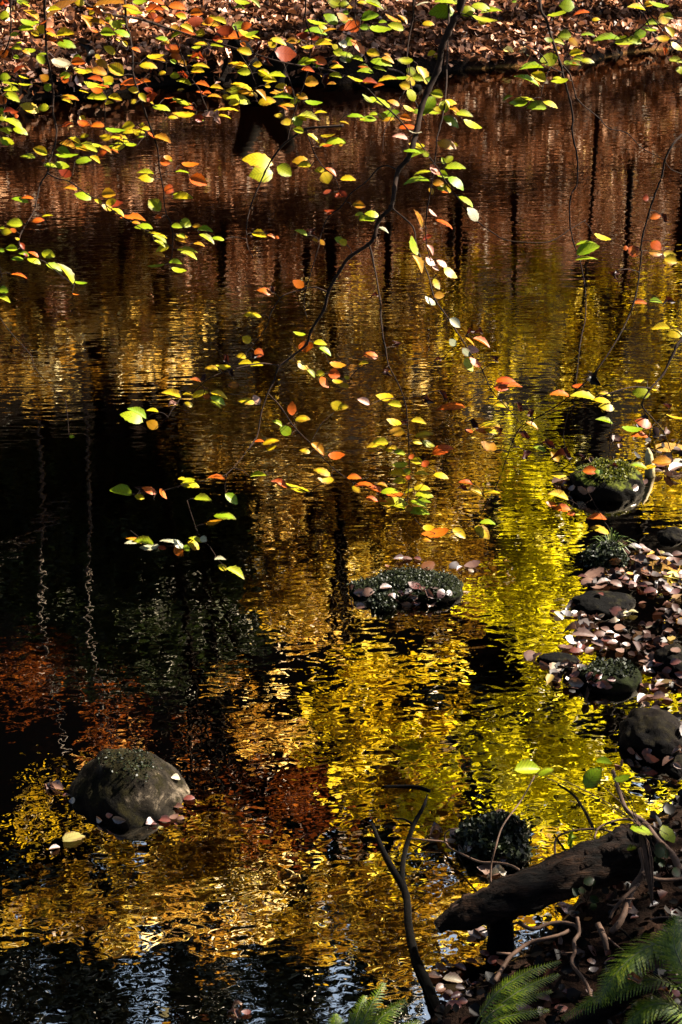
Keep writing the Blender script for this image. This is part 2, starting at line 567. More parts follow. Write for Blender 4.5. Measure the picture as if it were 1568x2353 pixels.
wf = np.stack([wi[:-1, :-1], wi[:-1, 1:], wi[1:, 1:], wi[1:, :-1]], -1).reshape(-1, 4)
water = link('water', mesh_np('water', np.stack([wx.ravel(), wy.ravel(), wx.ravel() * 0], 1), wf, m, True))
tag(water, kind='structure')


# ------------------------------------------------------------------ small-leaf clouds
def leaf_cloud(pos, size, flat=0.8, jitter=0.35, aspect=0.6, rng=RNG, ovate=False):
    """one small leaf at every position (kite, or a rounder cupped ovate blade); returns verts and faces"""
    n = len(pos)
    nrm = rng.normal(size=(n, 3)) * (1 - flat * 0.6) + np.array([0, 0, flat])
    nrm /= np.linalg.norm(nrm, axis=1, keepdims=True)
    ax = rng.normal(size=(n, 3))
    ax -= nrm * (ax * nrm).sum(1, keepdims=True)
    ax /= np.linalg.norm(ax, axis=1, keepdims=True) + 1e-9
    sd = np.cross(nrm, ax)
    s = (size * (1 + jitter * rng.uniform(-1, 1, n)))[:, None]
    if ovate:      # two halves folded along the midrib: quads base-a-b-tip on either side
        cup = rng.uniform(-.05, .30, (n, 1)); bend = rng.uniform(-.2, .2, (n, 1)); w1 = aspect * rng.uniform(.40, .58, (n, 1))
        prof = [(-.5, 0, 0), (-.22, 1, 1), (.14, .95, 1), (.5, 0, 0), (.14, -.95, 1), (-.22, -1, 1)]
        v = np.empty((n, 6, 3))
        for k, (a, b, c) in enumerate(prof):
            v[:, k] = pos + ax * s * a + sd * s * (b * w1) + nrm * s * (cup * c + bend * a * a * 2)
        q = np.arange(n)[:, None] * 6
        return v.reshape(-1, 3), np.concatenate([q + np.array([[0, 1, 2, 3]]), q + np.array([[0, 3, 4, 5]])], 1).reshape(-1, 4)
    fold = nrm * s * 0.10
    v = np.empty((n, 4, 3))
    v[:, 0] = pos - ax * s * 0.5
    v[:, 1] = pos + sd * s * aspect * 0.5 + ax * s * 0.05 + fold
    v[:, 2] = pos + ax * s * 0.5
    v[:, 3] = pos - sd * s * aspect * 0.5 + ax * s * 0.05 + fold
    return v.reshape(-1, 3), np.arange(4 * n).reshape(n, 4)


def clusters_in(blobs, k, rng=RNG):
    """k cluster centres spread through ellipsoids (cx,cy,cz,rx,ry,rz), weighted by volume, biased to the shell"""
    B = np.array(blobs, dtype=float)
    wgt = B[:, 3] * B[:, 4] * B[:, 5]
    pick = rng.choice(len(B), size=k, p=wgt / wgt.sum())
    d = rng.normal(size=(k, 3))
    d /= np.linalg.norm(d, axis=1, keepdims=True)
    r = rng.uniform(0, 1, k)[:, None] ** 0.42
    return B[pick, :3] + d * r * B[pick, 3:]


def foliage_pts(centres, per, spread, rng=RNG):
    k = len(centres)
    cnt = rng.poisson(per, k)
    rep = np.repeat(np.arange(k), cnt)
    sc = rng.uniform(0.6, 1.4, k)[rep][:, None]
    return centres[rep] + rng.normal(size=(len(rep), 3)) * np.array(spread) * sc, (rng.uniform(0, 1, k) ** 1.2)[rep]


def set_bough(me, t, weight):
    a = me.attributes.new('bough', 'FLOAT', 'POINT')
    a.data.foreach_set('value', np.repeat(t * weight, 4).astype(np.float32))
    return me


def mir(px, py, Y):
    """the point at distance Y whose mirror image in the water is seen at pixel (px, py)"""
    r = ray(px, py)
    t = Y / r.y
    return Vector((r.x * t, Y, -(CAM_H + r.z * t)))


M['gold'] = foliage_mat('gold_foliage', [(0.0, (0.08, 0.035, 0.003)), (0.35, (0.40, 0.27, 0.007)), (0.7, (0.64, 0.52, 0.014)), (1.0, (0.82, 0.72, 0.20))], island=.38)
M['lime'] = foliage_mat('lime_foliage', [(0.0, (0.10, 0.09, 0.004)), (0.4, (0.46, 0.42, 0.007)), (0.8, (0.70, 0.66, 0.014)), (1.0, (0.85, 0.82, 0.26))], island=.38)
M['bronze'] = foliage_mat('bronze_foliage', [(0.0, (0.05, 0.018, 0.004)), (0.35, (0.28, 0.14, 0.014)), (0.62, (0.66, 0.46, 0.10)), (0.85, (0.90, 0.80, 0.45)), (1.0, (0.92, 0.86, 0.60))], island=.38)
M['umber'] = foliage_mat('umber_foliage', [(0.0, (0.02, 0.007, 0.002)), (0.45, (0.12, 0.06, 0.005)), (0.8, (0.34, 0.22, 0.012)), (1.0, (0.70, 0.58, 0.14))], island=.45)
M['rusty'] = foliage_mat('rust_foliage', [(0.0, (0.02, 0.004, 0.001)), (0.5, (0.08, 0.018, 0.003)), (0.85, (0.22, 0.07, 0.01)), (1.0, (0.5, 0.32, 0.10))], island=.38)
M['holly'] = foliage_mat('dark_evergreen_foliage', [(0.0, (0.004, 0.006, 0.003)), (0.9, (0.010, 0.014, 0.006)), (1.0, (0.02, 0.032, 0.008))], 0.15, spec=.06)
M['needles'] = foliage_mat('conifer_needles', [(0.0, (0.004, 0.006, 0.004)), (1.0, (0.014, 0.018, 0.008))], 0.1)


def tree(name, label, cat, base, blobs, k, per, spread, size, mat, group=None, r0=0.12, lean=(0, 0), limbs=9, seed=1, top=None, tmat=None, flat=0.75):
    rng = np.random.default_rng(seed)
    random.seed(seed)
    bx, by = base
    bz = gz(bx, by) - 0.1
    root = empty(name, (bx, by, bz))
    tag(root, label, cat, group)
    cs = clusters_in(blobs, k, rng)
    B = np.array(blobs)
    topz = top if top else float((B[:, 2] + B[:, 5] * 0.7).max())
    mb = MB()
    H = topz - bz
    pts = [Vector((bx + lean[0] * t + 0.12 * math.sin(3 * t + seed) * t, by + lean[1] * t, bz + H * t)) for t in np.linspace(0, 1, 9)]
    mb.tube(pts, [r0 * (1.25 if i == 0 else 1) * (1 - 0.85 * i / 8) for i in range(9)], 8, 0.06)
    for i in range(limbs):
        c = Vector(cs[rng.integers(len(cs))])
        t = min(max((c.z - bz) / H * 0.8 - 0.08, 0.15), 0.92)
        j = t * 8
        a = pts[int(j)].lerp(pts[min(int(j) + 1, 8)], j - int(j))
        mid = a.lerp(c, 0.5) + Vector((0, 0, 0.12 * (c - a).length))
        sp = spline([a, mid, c], 4)
        rr = r0 * (1 - 0.85 * t) * 0.6 + 0.006
        mb.tube(sp, [rr * (1 - 0.85 * q / (len(sp) - 1)) for q in range(len(sp))], 5)
    mb.build('trunk', tmat or M['trunk'], root, loc=(bx, by, bz))
    pos, tone = foliage_pts(cs, per, spread, rng)
    v, f = leaf_cloud(pos, size, flat, rng=rng)
    link('crown', set_bough(mesh_np('crown', v - np.array([bx, by, bz]), f, mat), tone, .62), root)
    return root


def blob(px, py, Y, wpx, hpx, depth):
    """ellipsoid seen in the mirror around pixel (px,py), wpx by hpx wide"""
    c = mir(px, py, Y)
    L_ = math.hypot(Y, c.z + CAM_H) / FPX
    return (c.x, c.y, c.z, wpx * 0.5 * L_, depth, hpx * 0.5 * L_ * 1.05)
# ------------------------------------------------------------------ the wood on the far side (seen mostly in the mirror of the water)
tree('maple_tree', 'slender lime yellow maple making the bright vertical streak right of centre in the water', 'tree', (2.75, 17.2),
     [blob(1230, 1000, 17, 170, 260, .5), blob(1235, 1230, 17, 250, 300, .7), blob(1230, 1400, 17, 330, 200, .8)],
     52, 36, (.13, .13, .06), 0.15, M['lime'], r0=0.024, seed=2)
tree('maple_tree', 'broad golden maple crown mirrored along the lower right water', 'tree', (6.0, 16.9),
     [blob(1330, 1640, 15.6, 560, 330, .6), blob(1140, 1800, 15.2, 520, 330, .6), blob(1420, 1860, 15.0, 420, 300, .9)],
     66, 30, (.14, .14, .06), 0.17, M['lime'], r0=0.12, seed=3, lean=(-1.9, -.6))
tree('maple_tree', 'amber gold maple leaning left behind the golden one', 'tree', (-.3, 21.0),
     [blob(900, 1560, 16.2, 420, 260, .9), blob(820, 1700, 16, 420, 260, .9), blob(900, 1970, 15.6, 460, 90, .6), blob(1250, 2060, 15.4, 460, 220, .9)],
     56, 28, (.14, .14, .06), 0.17, M['gold'], r0=0.07, seed=4, lean=(.7, -3.8))
tree('beech_tree', 'thin crowned orange gold beech over the lower left water', 'tree', (-2.4, 21.2),
     [blob(560, 1650, 17, 330, 170, .8), blob(460, 2060, 16.6, 420, 200, .9), blob(640, 2000, 16.6, 300, 90, .6)],
     40, 22, (.13, .13, .06), 0.14, M['bronze'], r0=0.07, seed=5, lean=(.8, -3))
tree('oak_tree', 'brown leaved oak leaning out over the stream above the lower water', 'tree', (-2.9, 20.4),
     [blob(700, 2080, 15.8, 520, 260, .8), blob(980, 2120, 15.6, 420, 260, .8), blob(420, 1960, 16, 420, 180, .8), blob(960, 1840, 15.8, 260, 220, .6), blob(180, 2080, 16, 420, 240, .7)],
     160, 26, (.13, .13, .06), 0.14, M['umber'], r0=.09, seed=9, lean=(1.6, -3.6))
tree('beech_tree', 'rust coloured beech low on the left of the wood', 'tree', (-3.4, 20.6),
     [blob(330, 1680, 20, 330, 150, .8), blob(60, 1560, 20, 200, 240, .8), blob(640, 1850, 20, 500, 160, 1.0)],
     46, 34, (.22, .22, .06), 0.12, M['rusty'], r0=0.11, seed=6)
# golden-brown understorey
us = [(80, 740, 17.6, 420, 330), (340, 720, 17.9, 420, 320), (560, 790, 18.6, 420, 330), (790, 790, 19, 420, 330), (1000, 760, 20, 420, 380), (1180, 740, 19, 340, 340), (1420, 780, 20, 440, 380), (1560, 1000, 20, 260, 360), (640, 1120, 21, 300, 240), (880, 1180, 21, 300, 330), (1030, 1330, 21.5, 300, 300), (700, 1380, 22, 260, 200), (760, 1000, 19, 460, 300), (1010, 1050, 19.4, 420, 320), (540, 1000, 19.3, 300, 190), (900, 1260, 19.5, 440, 300), (720, 1340, 20, 300, 260)]
kind = ['bronze', 'bronze', 'umber', 'bronze', 'umber', 'gold', 'gold', 'gold', 'bronze', 'umber', 'umber', 'bronze', 'bronze', 'umber', 'bronze', 'umber', 'umber']
lab = ['bronze leaved sapling at the left end of the thicket', 'straw coloured sapling beside the two pale birch stems', 'umber sapling before the dark holly',
       'bronze sapling in the middle of the thicket', 'tall umber sapling behind the bank', 'golden sapling beside the slender maple', 'golden sapling on the right of the thicket',
       'tall golden sapling at the right end of the thicket', 'bronze sapling with a raised crown above the thicket', 'umber sapling reaching over the thicket centre',
       'dark umber sapling close left of the bright maple', 'bronze sapling rising beside the dark holly crown',
       'spreading bronze sapling in the middle front of the wood', 'spreading umber sapling just left of the slender maple', 'low bronze sapling in front of the holly edge',
       'tall umber sapling under the amber maple', 'umber sapling between the holly crown and the amber maple']
for i, (px, py, Y, wp, hp) in enumerate(us):
    c = mir(px, py, Y)
    tree('hazel_tree', lab[i], 'young tree', (c.x + random.uniform(-.3, .3), Y), [blob(px, py, Y, wp, hp, .8)], 62, 30, (.11, .11, .05), 0.12,
         M[kind[i]], 'young trees of the thicket on the far bank', r0=0.045, limbs=7, seed=20 + i)
# dark hollies
hl = [(130, 1220, 20.4, 460, 560), (400, 1200, 20.2, 360, 520), (330, 1430, 21.2, 520, 330)]
hlab = ['black green holly mass behind the two pale birch stems', 'tall dark holly with its crown against the gold thicket', 'rounded dark holly crown between the two others']
for i, (px, py, Y, wp, hp) in enumerate(hl):
    c = mir(px, py, Y)
    tree('holly_tree', hlab[i], 'tree', (c.x, Y), [blob(px, py, Y, wp, hp, .7)], 260, 70, (.20, .20, .12), 0.12, M['holly'], 'dark hollies on the far bank', r0=0.12, seed=40 + i, flat=.3)
# pale thin birch stems in front of the hollies
for i, (px, lb) in enumerate(((88, 'thin pale birch stem with a side branch, the left one of two'), (196, 'thin pale birch stem without side branches, the right one of two'))):
    a = mir(px, 950, 19.0)
    b = mir(px + 8, 1420, 19.0)
    z0 = gz(a.x, 19.0) - .1
    t = empty('birch_tree', (a.x, 19.0, z0)); tag(t, lb, 'tree', 'pale birches before the hollies')
    mb = MB()
    P = spline([Vector((a.x - .05, 19.0, z0)), a, a.lerp(b, .5) + Vector((.04, 0, 0)), b, b + Vector((.1, .2, 2.4))], 5)
    mb.tube(P, [0.030 * (1 - .6 * k / len(P)) for k in range(len(P))], 8, .05)
    if i == 0:
        c0, c1 = mir(86, 1215, 19.0), mir(-30, 1290, 18.8)
        mb.tube(spline([c0, c0.lerp(c1, .5) + Vector((0, 0, .04)), c1], 4), [.03] * 4 + [.024] * 4 + [.015], 6, .1)
        c1 = mir(170, 1150, 18.8)
        mb.tube(spline([c0, c0.lerp(c1, .5) + Vector((0, 0, -.03)), c1], 4), [.03] * 4 + [.02] * 4 + [.012], 6, .1)
    mb.build('trunk', M['birch'], t, loc=(a.x, 19.0, z0))
    cs = np.array([[b.x + .1 + random.gauss(0, .35), 17.4 + random.gauss(0, .3), b.z + 2.0 + random.gauss(0, .35)] for _ in range(14)])
    v, f = leaf_cloud(foliage_pts(cs, 18, (.15, .15, .07))[0], .07, .6)
    link('crown', mesh_np('crown', v - np.array([a.x, 19.0, z0]), f, M['gold']), t)
# bare dark trunks (tall beeches with crowns above the mirror)
bt = [(1560, 20.8, .10)]
bl = ['dark beech trunk at the right of the wood']
for i, (px, Y, r) in enumerate(bt):
    c = mir(px, 700, Y)
    tree('beech_tree', bl[i], 'tree', (c.x, Y), [(c.x + .4, Y + .5, 15.5, 1.6, 1.6, 1.5)], 18, 30, (.25, .25, .1), .12, M['bronze'], 'tall beeches of the far wood', r0=r, limbs=6, seed=60 + i, lean=(random.uniform(-.5, .5), 0), top=15.5)
# dark spruces crowning the slope behind
for i, (x, y, hh) in enumerate(((-9.5, 33.5, 14), (-6.8, 32.5, 12.5), (-4.0, 34, 15), (-1.4, 32.8, 12.5), (1.2, 33.8, 14.5), (3.8, 32.6, 13), (6.4, 34, 15), (9.2, 33, 13.5), (-12.5, 33, 14), (12.3, 33.5, 14))):
    z0 = gz(x, y) - .3
    rng = np.random.default_rng(80 + i)
    t = empty('spruce_tree', (x, y, z0)); tag(t, 'dark pointed spruce in the row crowning the slope', 'tree', 'spruces crowning the slope')
    mb = MB(); mb.tube([Vector((x, y, z0)), Vector((x, y, z0 + hh))], [.2, .02], 7)
    mb.build('trunk', M['trunk'], t, loc=(x, y, z0))
    n = 5200
    u = rng.uniform(0, 1, n) ** .7
    an = rng.uniform(0, 2 * math.pi, n)
    whorl = np.floor((1 - u) * 22) / 22
    rr = (0.25 + 2.5 * (1 - whorl)) * np.sqrt(rng.uniform(.03, 1, n)) * (0.75 + .35 * np.sin(an * 5 + whorl * 40))
    pos = np.stack([x + rr * np.cos(an), y + rr * np.sin(an), z0 + 1 + hh * whorl - rr * .35 + rng.normal(0, .12, n)], 1)
    v, f = leaf_cloud(pos, .42, .55, aspect=.45, rng=rng)
    link('crown', mesh_np('crown', v - np.array([x, y, z0]), f, M['needles']), t)
# unseen oaks added on the far bank to the right of the picture: their broken canopy dapples the bank
for i, (bx, by, bl_) in enumerate(((9.4, 16.2, [(6.4, 16.6, 6.4, 1.0, .8, .6), (8.6, 16.4, 6.0, 1.2, .9, .6)]),
                                   (9.8, 19.5, [(7.8, 19.2, 7.0, 1.0, .9, .6), (9.0, 19.4, 6.6, 1.1, 1.0, .6)]),
                                   (6.6, 21.8, [(5.2, 18.0, 7.2, .8, .6, .5), (6.2, 20.2, 8.0, 1.1, 1.0, .6)]))):
    tree('oak_tree', ('added leafy oak dappling the far bank right of the picture nearest the water', 'added leafy oak dappling the far bank right of the picture farther up the slope', 'added oak with a tall limb shading the bank near the right end of the thicket')[i],
         'tree', (bx, by), bl_, (50, 34, 30)[i], 42, (.24, .24, .08), .13, M['gold'], r0=.16, seed=120 + i, limbs=10)
# unseen canopy added over the near bank and the stream (above the frame): it keeps the sky's light off the water
M['added_canopy'] = foliage_mat('added_canopy_foliage', [(0.0, (0.03, 0.03, 0.004)), (1.0, (0.10, 0.07, 0.006))], .3)
M['added_canopytrunk'] = M['trunk']
for i, (bx, by, bl_) in enumerate(((-2.6, -2.5, [(-2.5, 1.5, 11.5, 4.5, 4.0, 1.1), (-4.5, 6.5, 12.3, 4.0, 3.6, 1.0)]),
                                   (3.2, -3.0, [(2.0, 1.5, 12.5, 3.4, 4.2, 1.1), (.8, 7.5, 13.6, 3.6, 3.0, .9)]),
                                   (-8.5, 3.0, [(-8.5, 4.0, 8.5, 2.6, 4.5, 3.6), (-8.0, 9.5, 8.0, 2.3, 3.5, 3.6)]),
                                   (-9.5, 13.5, [(-9.3, 14.5, 7.0, 2.2, 3.5, 4.5)]),
                                   (-.5, -7.5, [(-3.0, -7.5, 7.5, 4.0, 2.0, 4.0), (3.5, -7.5, 7.5, 4.0, 2.0, 4.0)]))):
    tree('beech_tree', ('added sky-blocking beech behind the viewer spreading over the left of the stream', 'added sky-blocking beech behind the viewer spreading over the middle of the stream', 'added sky-blocking beech left of the picture on the stream bank',
                        'added sky-blocking beech left of the picture by the far bank', 'added low sky-blocking beech well behind the viewer')[i], 'tree', (bx, by), bl_, 260, 36, (.5, .5, .14), .36, M['added_canopy'], r0=.26, seed=97 + i, limbs=12,
         lean=((0, 2.5), (-.4, 2.5), (0, 0), (0, 0), (0, 0))[i])

tree('oak_tree', 'added broken crowned oak shading the near bank right of the picture', 'tree', (8.2, 4.6), [(5.4, 5.2, 5.0, 1.0, .8, .6)], 22, 40, (.2, .2, .08), .12, M['added_canopy'], r0=.16, seed=140, limbs=12)  # unseen oak added to throw broken shade onto the near bank

# ------------------------------------------------------------------ far bank: leaf litter, logs, sticks
M['litter'] = foliage_mat('leaf_litter', [(0.0, (0.006, 0.002, 0.001)), (0.30, (0.033, 0.011, 0.004)), (0.58, (0.080, 0.029, 0.011)), (0.78, (0.20, 0.085, 0.042)), (0.91, (0.46, 0.27, 0.18)), (1.0, (0.50, 0.36, 0.08))], 0.15, spec=.06, island=.75)


def litter(name, n, x0, x1, s0, s1, size, mat, near=False, zoff=.012, flat=.75, keep=None):
    x = RNG.uniform(x0, x1, n)
    if near:
        y = RNG.uniform(s0, s1, n)
    else:
        y = 14.1 + .34 * np.clip(x, -5, 5) + RNG.uniform(s0, s1, n)
    z = ground_h(x, y)
    ok = z > (0.005 if keep is None else keep)
    pos = np.stack([x, y, z + RNG.uniform(0, zoff * 2.5, n)], 1)[ok]
    v, f = leaf_cloud(pos, size, flat)
    o = link(name, mesh_np(name, v, f, mat))
    return o


lit = []
v1 = []
t1 = []
for (n, x0, x1, s0, s1, size) in ((22000, -3.7, 3.9, -.15, 2.2, .075), (26000, -6.5, 7.0, 1.8, 9.5, .095)):
    x = RNG.uniform(x0, x1, n)
    y = 14.1 + .34 * np.clip(x, -5, 5) + RNG.uniform(s0, s1, n)
    z = ground_h(x, y)
    ok = z > .03
    v, f = leaf_cloud(np.stack([x, y, z + RNG.uniform(0, .035, n)], 1)[ok], size, .7, ovate=True, aspect=.7, jitter=.5)
    v1.append(v)
    t1.append(np.clip(.5 + 1.5 * fbm(x * 1.6, y * 1.6, 61, 4), 0, 1)[ok])
v = np.concatenate(v1)
lm_ = mesh_np('leaf_litter', v, (np.arange(len(v) // 6)[:, None] * 6 + np.array([[0, 1, 2, 3, 0, 3, 4, 5]])).reshape(-1, 4), M['litter'])
lm_.attributes.new('bough', 'FLOAT', 'POINT').data.foreach_set('value', np.repeat(np.concatenate(t1) * .32, 6).astype(np.float32))
tag(link('leaf_litter', lm_),
    'carpet of brown and tan beech leaves covering the far bank', 'leaf litter', kind='stuff')

fl = [  # dark logs and sticks on the far bank: (pixels, radius m, label)
    ([(815, 196), (880, 190), (965, 203)], .045, 'black rotten log lying along the waterline near the centre', 'log', 'darkwood'),
    ([(448, 184), (480, 180), (515, 187)], .035, 'short black log at the edge of the far bank left of centre', 'log', 'darkwood'),
    ([(1385, 52), (1420, 60), (1462, 70)], .018, 'dark fallen stick on the litter near the top right', 'stick', 'darkwood'),
    ([(1225, 66), (1245, 62), (1262, 60)], .018, 'pale fallen stick with a broken end beside a dark hollow', 'stick', 'stick'),
    ([(1205, 20), (1215, 55), (1221, 105)], .012, 'thin pale stick leaning down the far bank', 'stick', 'stick'),
    ([(856, 50), (872, 58), (886, 68)], .016, 'pale stick half hidden by green leaves at the top', 'stick', 'stick'),
    ([(890, 158), (915, 163), (930, 172)], .012, 'slender pale stick above the black rotten log', 'stick', 'stick'),
    ([(500, 28), (540, 40), (600, 46)], .03, 'dark mossy branch lying on litter at the top left', 'branch', 'darkwood'),
]
for pts, r, lb, cat, mt in fl:
    P = []
    for (px, py) in pts:
        q = None
        d = ray(px, py)
        S_ = np.linspace(11, 17.5, 1200)          # first hit on the bank
        zz = CAM_H + d.z * S_
        hit = (zz < ground_h(d.x * S_, d.y * S_) + r * .6) | (zz < r * .3)
        P.append(EYE + d * float(S_[int(np.argmax(hit))]))
    mb = MB(); sp = spline(P, 4)
    mb.tube(sp, [r * (1 - .35 * k / len(sp)) for k in range(len(sp))], 8, .12)
    o = mb.build('fallen_' + cat, M[mt], loc=P[0]); o.location = P[0]
    tag(o, lb, cat, 'wood lying on the far bank')
# dark forked stump at the water's edge
q = on_z(598, 226)
st = MB()
for dx, h in ((-.10, .50), (.12, .44)):
    st.tube(spline([q + Vector((dx * .3, .12, -.1)), q + Vector((dx, .06, h * .5)), q + Vector((dx * 2.0, .0, h))], 4), [.15, .14, .12, .11, .10, .09, .08, .07, .05][:9], 9, .12)
o = st.build('forked_stump', M['darkwood'], loc=q); o.location = q
tag(o, 'black forked stump standing at the edge of the far bank', 'stump')
# ------------------------------------------------------------------ leaf shapes
def leaf_mesh(name, curl=0.0, fold=0.12, bend=0.15, wid=0.31, seed=0, nl=10):
    rng = random.Random(seed)
    v, f = [], []
    cols = (-1, -.5, 0, .5, 1)
    for i in range(nl + 1):
        t = i / nl
        wl = wid * (math.sin(math.pi * (t * .96 + .02) ** 0.84) ** 0.86) * (1.06 if t < .8 else 1.0)
        if i == nl: wl = 0.008
        if i == 0: wl = 0.012
        for c in cols:
            ser = 1 + (0.045 * (1 if i % 2 else -1) + rng.uniform(-.03, .03)) * (abs(c) == 1)
            y = c * wl * ser
            z = fold * abs(y) * 1.6 - bend * (t - .5) ** 2 * 2 + curl * (y / wid) ** 2 * 0.35 + 0.012 * math.sin(t * 25) * abs(c)
            if curl > .5: z += curl * .12 * math.sin(t * 6 + c)
            v.append((t + (0.03 * abs(c)), y, z))
    k = len(cols)
    for i in range(nl):
        for j in range(k - 1):
            f.append((i * k + j, i * k + j + 1, (i + 1) * k + j + 1, (i + 1) * k + j))
    return v, f


SHAPES = [leaf_mesh('leaf', .1, .12, .12, .31, 1), leaf_mesh('leaf', -.1, .05, .22, .33, 2), leaf_mesh('leaf', .25, .2, .05, .29, 3), leaf_mesh('leaf', .0, .02, -.15, .32, 4)]


def crumpled(seed):
    """a dry leaf twisted along its midrib, edges rolled and ragged"""
    rng = random.Random(seed)
    v, f = leaf_mesh('leaf', .4, .5, .3, .24, seed)
    ph = rng.uniform(0, 6)
    out = []
    for (x, y, z) in v:
        tw = 1.6 * (x - .4) + .5 * math.sin(5 * x + ph)
        y2, z2 = y * math.cos(tw) - z * math.sin(tw), y * math.sin(tw) + z * math.cos(tw)
        k = abs(y) / .24
        out.append((x + rng.uniform(-.03, .03) * k, y2 * (1 + rng.uniform(-.35, .25) * k) + .10 * math.sin(4 * x + ph), z2 + rng.uniform(-.04, .04) * k + .10 * math.sin(6 * x + ph)))
    return out, f


CURLED = [crumpled(5), crumpled(6), crumpled(7)]
LEAFME = {}


def leaf_data(key, curled, k):
    q = (key, curled, k)
    if q not in LEAFME:
        v, f = (CURLED if curled else SHAPES)[k]
        me = bpy.data.meshes.new('leaf')
        me.from_pydata(v, [], f)
        me.polygons.foreach_set('use_smooth', [True] * len(me.polygons))
        me.materials.append(M[key])
        LEAFME[q] = me
    return LEAFME[q]


